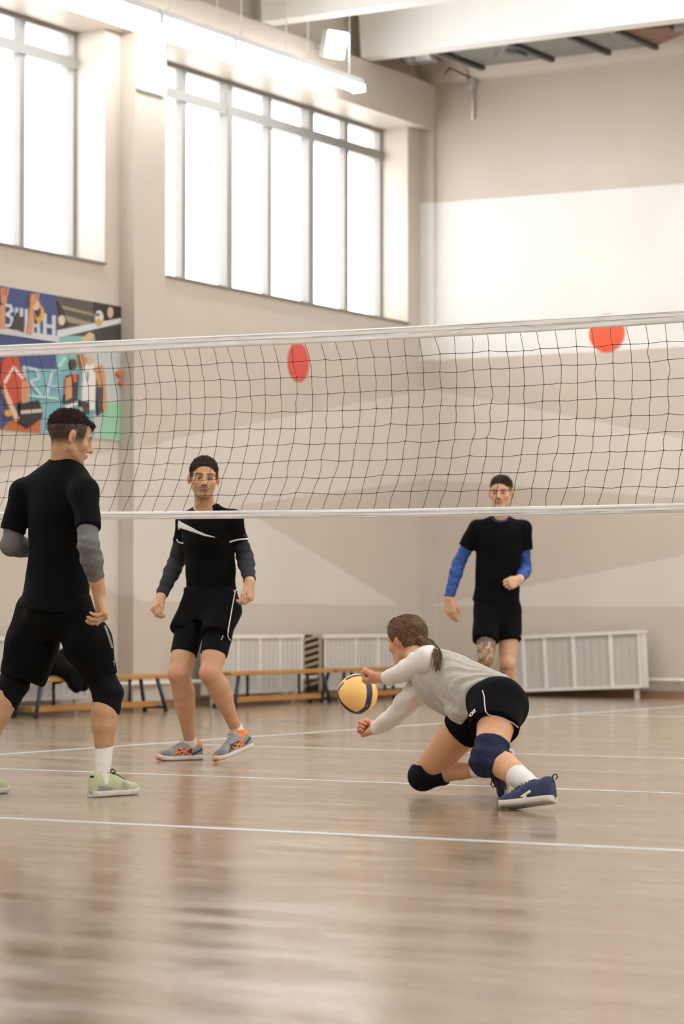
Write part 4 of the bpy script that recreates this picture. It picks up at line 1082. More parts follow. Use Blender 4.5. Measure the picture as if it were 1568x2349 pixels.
    for heel, toe in ((onZ(207, 1829.5), onZ(314, 1821.5)), (onZ(-86, 1826), onZ(16, 1818))):
        s_, U, So, fr = make_shoe(t, heel, toe, Zv, (192, 198, 156), (206, 202, 192), pale, 1.2, 1.0, laces=(24, 24, 24))
        collar_ring(t, fr, (26, 26, 26), sh=s_)
        tg = Solid(0.006); tg.stack(fr.p(0, 0.36 * fr.L, 0.09), fr.p(0, 0.335 * fr.L, 0.15), fr.x, [(0, .016, .006, 0, 0), (1, .013, .005, 0, 0)])
        grow('tongue', tg, 0.003, mat('collar_26_26_26'), s_)
    return t

# ================================================================== the man behind the net watching the ball
def person_mid():
    t = empty('person', onZ(470, 1746) * np.array([1, 1, 0]), 'man in black shirt with white chest wedge and orange-striped shoes behind the net', 'person')
    k = 1.05
    hf = Frame(W(467, 1097, 15.2), facing(174, -0.05), Zv + Rv * 0.045)
    shA, elA, wrA = W(427, 1194, 15.42), W(405, 1288, 15.52), W(369, 1368, 15.38)      # his right arm, at the left of the picture
    shB, elB, wrB = W(535, 1192, 15.22), W(561, 1276, 15.34), W(573, 1335, 15.14)
    hipA, knA, anA = W(448, 1392, 15.42), W(410, 1546, 15.24), W(436, 1704, 15.42)
    hipB, knB, anB = W(512, 1388, 15.32), W(482, 1544, 15.12), W(542, 1672, 15.28)
    neck = W(470, 1168, 15.30); chest = W(478, 1225, 15.32); waist = W(484, 1310, 15.36); pelvis = W(482, 1380, 15.38)
    fwd = facing(222)
    B = Solid(0.02)
    add_head(B, hf, k)
    B.cone(hf.p(0, -0.022, -0.055), neck, 0.052, 0.060, 0.02)
    B.chain([neck, chest, waist, pelvis], [0.06, 0.085, 0.085, 0.09], 0.02); B.chain([shA, neck, shB], [0.042, 0.05, 0.042], 0.02)
    arm(B, shA, elA, wrA); arm(B, shB, elB, wrB)
    leg(B, hipA, knA, anA, -fwd, 1.16, 1.05, 1.12); leg(B, hipB, knB, anB, -fwd, 1.16, 1.05, 1.12)
    hA = W(344, 1412, 15.30) - wrA; hB = W(575, 1388, 15.1) - wrB
    add_hand(B, wrA, hA, Rv * 0.9 + Fh * 0.5, True, [(38, 52, 30), (50, 56, 30), (58, 60, 30), (62, 62, 30)], 1.08)
    add_hand(B, wrB, hB, -Rv * 1.0 + Fh * 0.35, False, [(48, 48, 25), (54, 50, 28), (58, 52, 28), (62, 55, 28)], 1.08)
    B.chain([anA, onZ(400, 1744) + Zv * 0.045], [0.03, 0.026], 0.008); B.chain([anB, W(520, 1728, 15.16)], [0.03, 0.026], 0.008)
    hairc = (52, 41, 34)
    def paint(V):
        C = leg_tone(skin_base(V, (206, 160, 122), 2), V)
        head_paint(C, V, hf, k, hairc, stubble=0.34, moustache=0.55, fade=(-0.03, 0.018, 0.3), gaze=(0.003, -0.0015), iris=(52, 46, 42))
        for kn in (knA, knB): mixc(C, (204, 134, 110), 0.45 * sstep(0.075, 0.03, np.linalg.norm(V - kn - fwd * 0.04, axis=1)))
        return C
    body_mesh('body', B, t, skin, 0.006, [(hf.p(0, 0, -0.03), (0.15, 0.15, 0.165), 0.0021), (wrA + hA * 1.1, (0.1, 0.1, 0.12), 0.0025), (wrB + hB * 1.1, (0.1, 0.1, 0.12), 0.0025)], paint)
    H = hair_cap(hf, k, (0.083, 0.067))
    for s in (-1, 1): H.cone(hf.p(0.063 * s * k, 0.010 * k, 0.05 * k), hf.p(0.071 * s * k, 0.004 * k, 0.0), 0.009, 0.005, 0.012)
    hm = hair_mat('short_dark_hair', hairc); short_strands(grow('hair', H, 0.0026, hm, t, fold=hair_grow(hf, k, 0.009, -0.02, 0.10, 0.3, 0.0022)), hf, k, hm, 1300, 0.010, (0, 0.25, -0.25), 4, 0.02)
    S = Solid(0.03); ex = facing(312)
    S.stack(W(485, 1360, 15.38), W(473, 1160, 15.3), ex, [(0, .168, .128, 0, 0), (.18, .162, .124, 0, 0), (.42, .162, .120, 0, 0), (.65, .176, .124, 0, 0), (.82, .172, .112, 0, 0), (.94, .12, .085, 0, 0), (1, .07, .062, 0, 0)])
    S.chain([mid(neck, shA, .15), shA], [.046, .05], 0.04); S.chain([mid(neck, shB, .15), shB], [.046, .052], 0.04)
    S.cone(shA, W(411, 1243, 15.46), 0.05, 0.047, flat=2); S.cone(shB, W(548, 1238, 15.28), 0.054, 0.053, flat=2)
    neckcut = W(468, 1172, 15.22)
    S.ball(W(464, 1166, 15.2), np.array((0.062, 0.055, 0.035)), (Rv, Fh, Zv), 0.01, 'sub')
    shirt = grow('t_shirt', S, 0.0055, black_knit, t, fold=view_folds(0.0035, [(16, 4, 26, .8), (-20, 4, 22, .7), (6, 3, 44, .5), (34, 8, 10, .4)], 11))
    wt = mat('white_chest_panel', (222, 222, 220), 0.7)
    decal('chest_wedge', S, [('poly', [(409, 1193), (416, 1198), (432, 1206), (450, 1216), (470, 1225), (499, 1234), (470, 1230), (440, 1220), (418, 1213), (412, 1212), (410, 1218), (407, 1206)])], 15.25, 0.0028, wt, shirt, lift=0.006, depth=0.5)
    decal('cuff_trim', S, [('line', [(527, 1243), (545, 1238), (568, 1236)], 3.4)], 15.25, 0.003, white_trim, shirt, lift=0.005, depth=0.3)
    decal('cuff_trim', S, [('line', [(405, 1238), (409, 1244), (419, 1246)], 3.2)], 15.35, 0.003, white_trim, shirt, lift=0.005, depth=0.4)
    decal('hem_trim', S, [('line', [(543, 1330), (550, 1342), (548, 1352), (536, 1356)], 2.6), ('poly', [(545, 1344), (551, 1350), (547, 1356), (540, 1354)])], 15.25, 0.003, white_trim, shirt, lift=0.006, depth=0.4)
    decal('neck_trim', S, [('line', [(443, 1156), (446, 1168), (455, 1175)], 2.6), ('line', [(461, 1175), (468, 1168)], 2.4)], 15.2, 0.0028, white_trim, shirt, lift=0.006, depth=0.4)
    char = mat('charcoal_sleeve', (56, 58, 64), 0.78, noise=0.25, nscale=150, bump=0.2, bscale=34, spec=0.12)
    A = Solid(0.02); A.chain([mid(shA, elA, .3), elA, mid(elA, wrA, .28), mid(elA, wrA, .97)], [.049, .047, .047, .035], flat=2)
    grow('arm_sleeve', A, 0.004, char, t, fold=view_folds(0.0018, [(60, 5, 90, 1), (30, 5, 130, .6)], 12))
    A = Solid(0.02); A.chain([mid(shB, elB, .4), elB, mid(elB, wrB, .28), mid(elB, wrB, .93)], [.0475, .047, .047, .036], flat=2)
    grow('arm_sleeve', A, 0.004, char, t, fold=view_folds(0.0018, [(-30, 5, 110, 1), (20, 5, 150, .6)], 13))
    S = Solid(0.03)
    S.stack(W(482, 1425, 15.36), W(484, 1350, 15.38), ex, [(0, .165, .13, 0, 0), (.5, .176, .138, 0, 0), (1, .170, .132, 0, 0)])
    S.chain([W(446, 1400, 15.42), W(420, 1452, 15.34)], [.096, .0815], flat=2); S.chain([W(512, 1398, 15.3), W(496, 1458, 15.18)], [.108, .088], flat=2)
    sh = grow('shorts', S, 0.0055, mat('charcoal_black_short_cloth', (13, 12, 13), 0.85, noise=0.25, nscale=120, bump=0.15, bscale=22, spec=0.12), t, fold=view_folds(0.004, [(18, 6, 22, 1), (-22, 6, 12, .7)], 14))
    decal('piping', S, [('line', [(539, 1356), (534, 1384), (529, 1412), (524, 1440), (522, 1458), (525, 1466), (529, 1469)], 2.4)], 15.2, 0.0028, white_trim, sh, lift=0.014, depth=0.5)
    T = Solid(0.02); T.chain([mid(hipA, knA, .2), mid(hipA, knA, .71)], [.088, .0775], flat=2)
    grow('tight_shorts', T, 0.005, black_tight, t)
    T = Solid(0.02); T.chain([mid(hipB, knB, .2), mid(hipB, knB, .73)], [.089, .0785], flat=2); T.ball(W(517, 1468, 15.24), 0.03)
    tb = grow('tight_shorts', T, 0.005, black_tight, t)
    decal('logo', T, [('line', [(512, 1458), (510, 1462)], 2), ('line', [(509, 1464), (507, 1467)], 2)], 15.1, 0.0025, white_trim, tb, lift=0.008, depth=0.3)
    # socks, shoes
    sock(t, mid(knA, anA, 0.94), mid(knA, anA, 1.08), 0.039, 0.034); sock(t, mid(knB, anB, 0.955), mid(knB, anB, 1.08), 0.039, 0.034)
    def runner(C, V, fr):
        x, y, z = fr.loc(V); y = y / fr.L
        mixc(C, (112, 118, 120), sstep(0.7, 0.85, y)); mixc(C, (34, 36, 40), 0.9 * ((y > 0.3) & (y < 0.62) & (z > 0.042 - 0.02 * (y - 0.3)) & (z < 0.07) & (np.abs(x) > 0.012)))
        mixc(C, (34, 36, 40), 0.9 * (np.abs(z - (0.035 + (0.28 - y) * 0.12)) < 0.008) * (y < 0.3) * (y > 0.05)); mixc(C, (34, 36, 40), 0.8 * (np.abs((y - 0.66) - (0.04 - z) * 3) < 0.03) * (z < 0.055))
        mixc(C, (204, 120, 62), sstep(0.93, 0.96, y)); mixc(C, (236, 140, 70), (z > 0.086) * (y < 0.3))
    d = 15.3; shoes = []
    h1, t1 = onZ(463, 1742.5), onZ(360, 1746); h2, t2 = W(580, 1714, 15.28), onZ(493, 1750)
    or_ = mat('orange_stripe', (244, 140, 62), 0.5)
    for (a, b, up, st) in ((h1, t1, Zv, [('line', [(442, 1712), (418, 1724), (404, 1727), (401, 1736)], 3.2), ('line', [(436, 1715), (422, 1727), (415, 1736)], 3.2), ('line', [(403, 1718), (411, 1727), (416, 1734)], 3.2), ('line', [(410, 1716), (424, 1724), (436, 1732)], 3.2), ('line', [(442, 1712), (426, 1722)], 3.2)]),
                           (h2, t2, Zv - Rv * 0.35 - Fh * 0.1, [('line', [(557, 1689), (548, 1706), (540, 1718), (538, 1735)], 3.2), ('line', [(558, 1690), (552, 1712), (549, 1727)], 3.2), ('line', [(538, 1707), (561, 1709)], 3.2), ('line', [(534, 1714), (552, 1722)], 3.2)])):
        s_, U, So, fr = make_shoe(t, a, b, up, (150, 151, 148), (214, 208, 198), runner, 1.2, 1.02, laces=(186, 188, 188))
        collar_ring(t, fr, (240, 140, 66), sh=s_, r=0.0055)
        decal('stripe_logo', U, st, d, 0.0025, or_, s_, lift=0.003, depth=0.5)
        Tt = Solid(0.006); Tt.ball(fr.p(0, fr.L * 0.965, 0.018), np.array((0.031, 0.015, 0.011)), fr.axes)
        grow('toe_bumper', Tt, 0.003, mat('orange_rubber', (206, 122, 62), 0.5), s_)
    return t

# ================================================================== the man in the background at the right
def person_far():
    t = empty('person', onZ(1150, 1680) * np.array([1, 1, 0]), 'man far behind the net in plain black clothes with blue sleeves and tattooed leg', 'person')
    k = 1.05; d = 19.2
    hf = Frame(W(1148, 1131, d - 0.03), facing(192, -0.02), Zv)
    shA, elA, wrA = W(1093, 1212, d), W(1052, 1291, d + 0.03), W(1029, 1372, d - 0.04)
    shB, elB, wrB = W(1200, 1212, d), W(1203, 1307, d + 0.05), W(1191, 1330, d - 0.17)
    hipA, knA, anA = W(1118, 1402, d), W(1113, 1512, d - 0.24), W(1078, 1590, d + 0.1)
    hipB, knB, anB = W(1168, 1402, d), W(1163, 1520, d - 0.1), W(1160, 1652, d + 0.08)
    neck = W(1148, 1196, d + 0.02); chest = W(1142, 1250, d); waist = W(1136, 1330, d); pelvis = W(1140, 1395, d)
    fwd = facing(186)
    B = Solid(0.02)
    add_head(B, hf, k)
    B.cone(hf.p(0, -0.02, -0.055), neck, 0.056, 0.064, 0.025)
    B.chain([neck, chest, waist, pelvis], [0.06, 0.085, 0.085, 0.09], 0.02); B.chain([shA, neck, shB], [0.042, 0.05, 0.042], 0.02)
    arm(B, shA, elA, wrA); arm(B, shB, elB, wrB)
    leg(B, hipA, knA, anA, -fwd + Rv * -0.3, 1.1, 1.0, 1.0); leg(B, hipB, knB, anB, -fwd, 1.1, 1.0, 1.0)
    hA = W(1034, 1412, d - 0.05) - wrA; hB = W(1166, 1341, d - 0.23) - wrB
    add_hand(B, wrA, hA, Fh * 0.9 + Rv * 0.5, True, [(10, 14, 10), (20, 22, 14), (24, 26, 16), (28, 28, 16)], 1.08, spread=1.0)
    add_hand(B, wrB, hB, Fh, False, [(70, 80, 45)] * 4, 1.05, 'fist')
    tA, tB = onZ(1060, 1672), onZ(1152, 1690)
    B.chain([anA, tA + Zv * 0.07], [0.03, 0.026], 0.008); B.chain([anB, onZ(1158, 1682) + Zv * 0.05], [0.03, 0.026], 0.008)
    hairc = (62, 50, 40)
    def paint(V):
        C = skin_base(V, (210, 164, 130), 3)
        head_paint(C, V, hf, k, hairc, stubble=0.12, moustache=0.6, fade=(-0.015, 0.04, 0.35), gaze=(0.0, 0.0), iris=(62, 64, 60))
        # dark tattoo patterns on the skin of the legs
        low = V[:, 2] < 0.86
        dA = np.linalg.norm(V - mid(hipA, knA, 0.9), axis=1); pat = np.sin(2.2 * vnoise(V, 60, 21) * 3) + 0.8 * vnoise(V, 35, 22)
        onA = low & (((V - hipA) @ unit(Rv)) < 0.075)
        mixc(C, (84, 78, 75), 0.85 * onA * sstep(0.26, 0.18, dA) * sstep(-0.9, -0.2, pat))
        mixc(C, (176, 92, 70), 0.4 * onA * sstep(0.2, 0.12, dA) * (vnoise(V, 50, 24) > 0.75))
        c = mid(knB, anB, 0.17) - Fh * 0.05 - Rv * 0.03; q = V - c; rr = np.hypot(q @ Rv, q[:, 2])
        mixc(C, (70, 66, 64), 0.8 * (rr < 0.045) * sstep(0.1, 0.3, np.sin(rr * 300) * 0.6 + vnoise(V, 60, 23)))
        return C
    body_mesh('body', B, t, skin, 0.006, [(hf.p(0, 0, -0.03), (0.15, 0.15, 0.165), 0.0023), (wrA + hA * 0.8, (0.09, 0.09, 0.12), 0.0024), (wrB + hB * 0.8, (0.1, 0.1, 0.08), 0.003)], paint)
    H = hair_cap(hf, k, (0.084, 0.068))
    H.cone(hf.p(-0.03 * k, 0.056 * k, 0.084 * k), hf.p(0.04 * k, 0.046 * k, 0.090 * k), 0.012, 0.018, 0.02)
    hm = hair_mat('swept_brown_hair', hairc); short_strands(grow('hair', H, 0.0026, hm, t, fold=hair_grow(hf, k, 0.012, 0.0, 0.10, 0.35, 0.0015)), hf, k, hm, 1000, 0.012, (0.9, -0.2, 0.2), 5, 0.04)
    S = Solid(0.03); ex = facing(276)
    S.stack(W(1137, 1380, d), W(1148, 1186, d), ex, [(0, .172, .125, 0, 0), (.2, .160, .118, 0, 0), (.45, .160, .116, 0, 0), (.68, .172, .12, 0, 0), (.83, .170, .11, 0, 0), (.94, .12, .08, 0, 0), (1, .07, .06, 0, 0)])
    S.chain([mid(neck, shA, .15), shA], [.045, .054], .04); S.chain([mid(neck, shB, .15), shB], [.045, .054], .04)
    S.cone(shA, W(1067, 1257, d + .02), .058, .060, flat=2); S.cone(shB, W(1203, 1261, d + .02), .057, .060, flat=2)
    S.ball(W(1148, 1184, d - 0.07), np.array((0.070, 0.06, 0.036)), (Rv, Fh, Zv), 0.01, 'sub')
    shirt = grow('t_shirt', S, 0.0065, black_knit, t, fold=view_folds(0.003, [(14, 4, 30, .8), (-24, 4, 16, .6)], 31))
    decal('logo', S, [('line', [(1166, 1219), (1172, 1217), (1180, 1215)], 3.5)], d - 0.1, 0.003, mat('gloss_black_print', (5, 5, 6), 0.8, spec=0.1), shirt, lift=0.004, depth=0.3)
    decal('blue_neckband', S, [('line', [(1125, 1183), (1132, 1193), (1146, 1198), (1162, 1193), (1168, 1184)], 2.6)], d - 0.1, 0.003, mat('navy_neckband', (36, 52, 110), 0.7), shirt, lift=0.006, depth=0.36)
    blue = mat('royal_blue_sleeve', (36, 76, 150), 0.65, noise=0.25, nscale=120, bump=0.2, bscale=34)
    A = Solid(.02); A.chain([mid(shA, elA, .35), elA, mid(elA, wrA, .28), mid(elA, wrA, 0.98)], [.0485, .046, .047, .037], flat=2)
    grow('arm_sleeve', A, .004, blue, t, fold=view_folds(0.0015, [(60, 5, 90, 1), (-30, 5, 140, .6)], 32))
    A = Solid(.02); A.chain([mid(shB, elB, .3), elB, mid(elB, wrB, .28), mid(elB, wrB, 0.85)], [.047, .046, .047, .038], flat=2)
    grow('arm_sleeve', A, .004, blue, t, fold=view_folds(0.0015, [(60, 5, 90, 1), (-30, 5, 140, .6)], 33))
    S = Solid(.03)
    S.stack(W(1139, 1430, d), W(1137, 1362, d), ex, [(0, .165, .125, 0, 0), (1, .162, .125, 0, 0)])
    S.chain([W(1116, 1405, d - .03), W(1112, 1471, d - .17)], [.102, .092], flat=2); S.chain([W(1166, 1405, d), W(1169, 1470, d - .08)], [.095, .088], flat=2)
    sh = grow('shorts', S, .006, black_cloth, t, fold=view_folds(0.004, [(22, 4, 10, 1), (-16, 5, 18, .6)], 34))
    decal('logo', S, [('line', [(1193, 1457), (1195, 1462)], 2.4)], d - .12, .003, mat('grey_stripe'), sh, lift=.008, depth=.4)
    for an, kn, toe, nd in ((anA, knA, tA, 0.3), (anB, knB, tB, 0.0)):
        sock(t, mid(kn, an, 0.82), mid(kn, an, 1.05), 0.046, 0.044)
    heelA = tA + Fh * 0.16 + Zv * 0.24 + Rv * 0.02; make_shoe(t, heelA, tA, Zv * 0.6 - Fh, (44, 46, 52), (214, 212, 206), None, 1.1, 1.0, h=0.005)
    hb = tB + unit(Fh * 0.95 + Rv * 0.25) * 0.3; hb[2] = 0; make_shoe(t, hb, tB, Zv, (44, 46, 52), (214, 212, 206), None, 1.1, 1.0, h=0.005)
    return t

# ================================================================== the diving woman
def person_dive():
    t = empty('person', onZ(1130, 1835) * np.array([1, 1, 0]), 'woman diving low for the ball in grey vest, white sleeves, navy knee pads', 'person')
    k = 0.96
    hf = Frame(W(932, 1471, 12.45), facing(316, -0.12), Zv * 1.0 + facing(316) * 0.12 - Rv * 0.06)
    shN, elN, wrN = W(981, 1513, 12.12), W(934, 1537, 12.33), W(886, 1557, 12.52)       # near (left) arm
    shF, elF, wrF = W(953, 1590, 12.42), W(908, 1640, 12.60), W(862, 1671, 12.78)       # far (right) arm
    hipN, knN, anN = W(1146, 1612, 11.82), W(1122, 1740, 11.60), W(1222, 1803, 11.37)
    hipF, knF, anF = W(1088, 1640, 12.08), W(973, 1777, 12.28), W(1110, 1763, 12.16)
    pelvis = W(1130, 1622, 11.95); neck = W(962, 1512, 12.30); chest = W(1000, 1556, 12.22); waist = W(1070, 1592, 12.06)
    B = Solid(0.02)
    add_head(B, hf, k, True, 0.97)
    B.cone(hf.p(0, -0.02, -0.05), neck, 0.045, 0.052, 0.02)
    B.chain([neck, chest, waist, pelvis], [0.05, 0.085, 0.08, 0.09], 0.02); B.chain([shN, chest, shF], [0.036, 0.06, 0.036], 0.02)
    arm(B, shN, elN, wrN, thick=0.84); arm(B, shF, elF, wrF, thick=0.84)
    calfN = unit(Rv * 0.5 + Zv * 0.6); calfF = unit(Zv)
    # strong thighs
    def thigh(h, kn, r0, r1): B.chain([h, mid(h, kn, .35), mid(h, kn, .75), kn], [r0, r0 * 0.98, r1 * 1.12, r1], 0.01)
    thigh(hipN, knN, 0.087, 0.064); thigh(hipF, knF, 0.087, 0.062)
    B.chain([knN, mid(knN, anN, .3) + calfN * .008, mid(knN, anN, .55) + calfN * .004, mid(knN, anN, .8), anN], [.056, .059, .052, .040, .033], 0.01)
    B.chain([knF, mid(knF, anF, .3) + calfF * .006, mid(knF, anF, .6), anF], [.05, .051, .041, .033], 0.01)
    hN = W(850, 1561, 12.56) - wrN; hF = W(842, 1677, 12.84) - wrF
    add_hand(B, wrN, hN, unit(Zv * 0.85 + Fh * 0.1), False, [(78, 95, 55)] * 4, 1.12, 'fist')
    add_hand(B, wrF, hF, unit(Zv * 0.6 - Fh * 0.7), True, [(74, 92, 50)] * 4, 1.02, 'fist')
    toeN = onZ(1146, 1857); heelN = W(1273, 1841, 11.27); toeF = onZ(1164, 1826); heelF = W(1180, 1726, 12.10)
    B.chain([anN, mid(toeN, heelN, 0.5) + Zv * 0.05], [.03, .026], .008); B.chain([anF, mid(toeF, heelF, 0.5) - Rv * 0.05], [.03, .026], .008)
    def paint(V):
        C = skin_base(V, (214, 162, 124), 4)
        head_paint(C, V, hf, k, (96, 72, 54), gaze=(0, 0), lip=(196, 112, 104), brow=0.8)
        for w in (wrN + hN * 1.3, wrF + hF * 1.3): mixc(C, (206, 128, 104), 0.5 * sstep(.1, .05, np.linalg.norm(V - w, axis=1)))
        return C
    body_mesh('body', B, t, skin, 0.0055, [(hf.p(0, 0, -0.025), (0.14, 0.14, 0.14), 0.0022), (wrN + hN * 0.9, (0.1, 0.1, 0.085), 0.0023), (wrF + hF * 0.9, (0.1, 0.1, 0.085), 0.0023)], paint)
    # hair: brushed-back cap, pony tail of strands
    P = lambda x, y, z: hf.p(x * k, y * k, z * k)
    hm = hair_mat('brown_hair', (122, 95, 72))
    H = Solid(0.015)
    H.ball(P(0, -0.016, 0.040), np.array((0.083, 0.108, 0.088)) * k, hf.axes); H.ball(P(0, 0.03, 0.052), np.array((0.066, 0.062, 0.056)) * k, hf.axes)
    H.ball(P(0, -0.06, -0.01), np.array((0.062, 0.055, 0.06)) * k, hf.axes, 0.02)
    H.cut(P(0, 0.066, 0.058), hf.y * 1.0 - hf.z * 0.45); 
    H.ball(P(0.085, 0.012, -0.03), np.array((0.03, 0.045, 0.045)) * k, hf.axes, 0.012, 'sub'); H.ball(P(-0.085, 0.012, -0.03), np.array((0.03, 0.045, 0.045)) * k, hf.axes, 0.012, 'sub')
    def strands(V, nn):
        x, y, z = hf.loc(V); a = np.arctan2(z - 0.02, x); return 0.0008 * np.sin(a * 70 + 5 * vnoise(V, 25, 2)) + 0.0022 * vnoise(V, 60, 8)
    cap = grow('hair', H, 0.0026, hm, t, fold=strands)
    base = W(966, 1470, 12.36)
    MB().tube([base + Rv * .014 * math.cos(a) * 0.6 + Zv * .018 * math.sin(a) + Fh * 0.016 * math.cos(a) for a in np.linspace(0, 2 * math.pi, 14)[:-1]], 0.006, 8, closed=True).build('hair_tie', mat('tan_hair_tie', (150, 112, 84), 0.7), cap)
    mb = MB(); r = random.Random(4)
    ctrl = [(960, 1466, 12.37), (980, 1472, 12.28), (997, 1488, 12.12), (1003, 1508, 12.04), (999, 1540, 12.02)]
    for i in range(70):
        o = [r.gauss(0, 1), r.gauss(0, 1), r.gauss(0, 1)]; end = 0.75 + 0.3 * r.random()
        pts = []
        for j in range(13):
            u = j / 12 * end * 4; u = min(u, 3.999); a = int(u); f = u - a
            p = mid(W(*ctrl[a]), W(*ctrl[a + 1]), f)
            sp = 0.003 + 0.0075 * min(1, j / 5)
            pts.append(p + Rv * o[0] * sp + Zv * o[1] * sp * 0.7 + Fh * o[2] * sp + Rv * 0.004 * math.sin(j * 0.9 + i))
        pts = [mid(pts[max(j - 1, 0)], mid(pts[j], pts[min(j + 1, 12)], .5), .66) for j in range(13)]
        mb.tube(pts, [0.0042 * (1 - 0.75 * (j / 12) ** 2) for j in range(13)], 5)
    tail = mb.build('pony_tail', hm, cap); tail['kind'] = 'stuff'
    mb = MB()
    for i in range(24):                                   # flyaway strands over the forehead and crown
        a = r.uniform(-0.8, 0.8); p0 = P(0.07 * math.sin(a), 0.03 - 0.05 * r.random(), 0.10 + 0.012 * math.cos(a)); p1 = P(0.075 * math.sin(a), 0.075 + 0.02 * r.random(), 0.07 + 0.03 * r.random()); 
        mb.tube([p0, mid(p0, p1, .5) + hf.z * 0.02, p1], [0.0016, 0.0014, 0.0006], 4)
    tie = unit(np.array([(base - hf.o) @ hf.x / .083, (base - hf.o) @ hf.y / .108, (base - hf.o - hf.z * .04 * k) @ hf.z / .088]))
    for i in range(260):                                  # combed strands lying over the cap towards the tie
        a = r.uniform(-1.5, 1.5); s0 = unit(np.array([math.sin(a), 0.55 - 0.25 * abs(a) + r.gauss(0, .12), math.cos(a) * 0.8 - 0.05]))
        pts = []; lf = 1.0 + 0.03 * r.random()
        for j in range(9):
            u = j / 8 * r.uniform(.9, 1); dd = unit(s0 * (1 - u) + tie * u); wv = 1 + .012 * math.sin(j * 1.3 + i)
            pts.append(P(dd[0] * .084 * lf * wv, -0.016 + dd[1] * .109 * lf * wv, 0.040 + dd[2] * .089 * lf * wv))
        mb.tube(pts, [.0017 * (1 - .3 * abs(j - 4) / 4) for j in range(9)], 4)
    f_ = mb.build('loose_strands', hm, cap); f_['kind'] = 'stuff'
    # undershirt sleeves
    ws = mat('white_undershirt_cloth', (236, 232, 228), 0.8, noise=0.05, nscale=90, bump=0.2, bscale=30)
    A = Solid(.02); A.chain([mid(chest, shN, 0.75), shN, mid(shN, elN, .5), elN, mid(elN, wrN, .96)], [.054, .061, .056, .049, .037], flat=2)
    grow('sleeve', A, .004, ws, t, fold=view_folds(0.0018, [(70, 30, 60, .8), (120, 10, 20, .6)], 41))
    A = Solid(.02); A.chain([mid(chest, shF, 0.75), shF, mid(shF, elF, .5), elF, mid(elF, wrF, .97)], [.05, .058, .054, .046, .035], flat=2)
    grow('sleeve', A, .004, ws, t, fold=view_folds(0.0022, [(60, 30, -60, .8), (100, 10, -30, .6)], 42))
    # grey vest
    lat = unit(shN - shF)
    S = Solid(0.03)
    a = W(1178, 1648, 11.86); b = W(968, 1540, 12.30)
    S.stack(a, b, lat, [(0, .165, .135, 0, .012), (.25, .160, .132, 0, .015), (.5, .158, .128, 0, .012), (.72, .165, .125, 0, .006), (.88, .150, .108, 0, 0), (1.0, .09, .075, 0, 0)])
    S.chain([neck, mid(neck, shN, .8)], [.05, .05], .03); S.chain([mid(neck, shF, .2), mid(neck, shF, .6)], [.05, .046], .03)
    S.ball(W(1052, 1640, 12.02), np.array((.06, .05, .035)), (unit(Rv - Zv * 0.5), Fh, unit(Zv + Rv * 0.5)), 0.04)
    S.cut(W(1101, 1608, 11.85), unit(Rv * 0.70 - Zv * 0.72 - Fh * 0.15))
    S.cut(hf.p(0, -0.01, -0.07), unit(hf.z * 0.6 - (b - a) * 0 - Rv * 0.8))
    marl = mat('oatmeal_grey_marl_cloth', (192, 187, 178), 0.85, noise=0.12, nscale=170, bump=0.2, bscale=40)
    def drape(V, nn):
        q = V - Cp; dd = q @ Fc; ix = CX + FPX * (q @ Rv) / dd; iy = CY - FPX * (q @ Uv) / dd
        ax_ = unit(b - a); s = (V - a) @ ax_; v = (V - a) @ np.cross(lat, ax_); w = (V - a) @ lat
        # creases running from the shoulder to the gathered hip, getting closer and deeper towards the hem
        wob = vnoise(V, 8, 43); ph = (v + 0.8 * w) / (0.50 + 1.1 * s) * 62 + 1.5 * wob
        deep = 0.010 + 0.012 * sstep(0.45, 0.05, s); where = 0.55 + 0.45 * vnoise(V, 6, 47)
        return -deep * np.exp(-(np.sin(ph) / 0.33) ** 2) * np.clip(where, 0.1, 1.2) + 0.35 * deep * np.sin(ph * 2 + 1.1) + 0.0018 * vnoise(V, 30, 44)
    vest = grow('vest', S, .004, marl, t, fold=drape)
    decal('hem_tag', S, [('line', [(1120, 1556), (1124, 1567)], 3)], 11.85, .003, mat('tan_tag', (176, 150, 100), 0.7), vest, lift=.008, depth=.5)
    # shorts
    S = Solid(.03)
    S.ball(W(1140, 1618, 11.92), np.array((.145, .15, .125)), (unit(Rv + Zv * -0.35), Fh, unit(Zv + Rv * .35)))
    S.ball(W(1158, 1622, 11.86), np.array((.072, .11, .12)), (Rv, Fh, Zv), .03)
    S.chain([W(1140, 1612, 11.84), W(1132, 1672, 11.72)], [.115, .113], flat=2)
    S.chain([W(1100, 1632, 12.06), W(1056, 1676, 12.12)], [.10, .096], flat=2)
    nav = mat('blue_black_short_cloth', (9, 10, 14), .85, noise=.2, nscale=120, bump=.15, bscale=24, spec=.1)
    sh = grow('shorts', S, .005, nav, t, fold=view_folds(.003, [(20, 5, 26, .8), (-28, 5, 14, .6)], 45))
    wt = mat('pale_pink_piping', (228, 214, 208), .7)
    decal('piping', S, [('line', [(1106, 1584), (1110, 1598), (1111, 1615), (1113, 1632), (1120, 1640), (1140, 1645), (1160, 1651), (1176, 1659), (1188, 1669)], 2.6)], 11.75, .0025, wt, sh, lift=.007, depth=.6)
    decal('logo', S, [('line', [(1076, 1642), (1079, 1636), (1083, 1633), (1083, 1640), (1078, 1643)], 2.2), ('line', [(1082, 1634), (1088, 1627), (1089, 1633), (1085, 1636)], 2.2)], 11.75, .002, white_trim, sh, lift=.007, depth=.6)
    # knee pads
    kp = mat('navy_knee_pad_cloth', (36, 44, 68), .8, noise=.25, nscale=110, bump=.25, bscale=60, spec=.15); kd = mat('dark_navy_knee_pad_cloth', (17, 20, 30), .8, noise=.2, nscale=110, bump=.2, bscale=60, spec=.15)
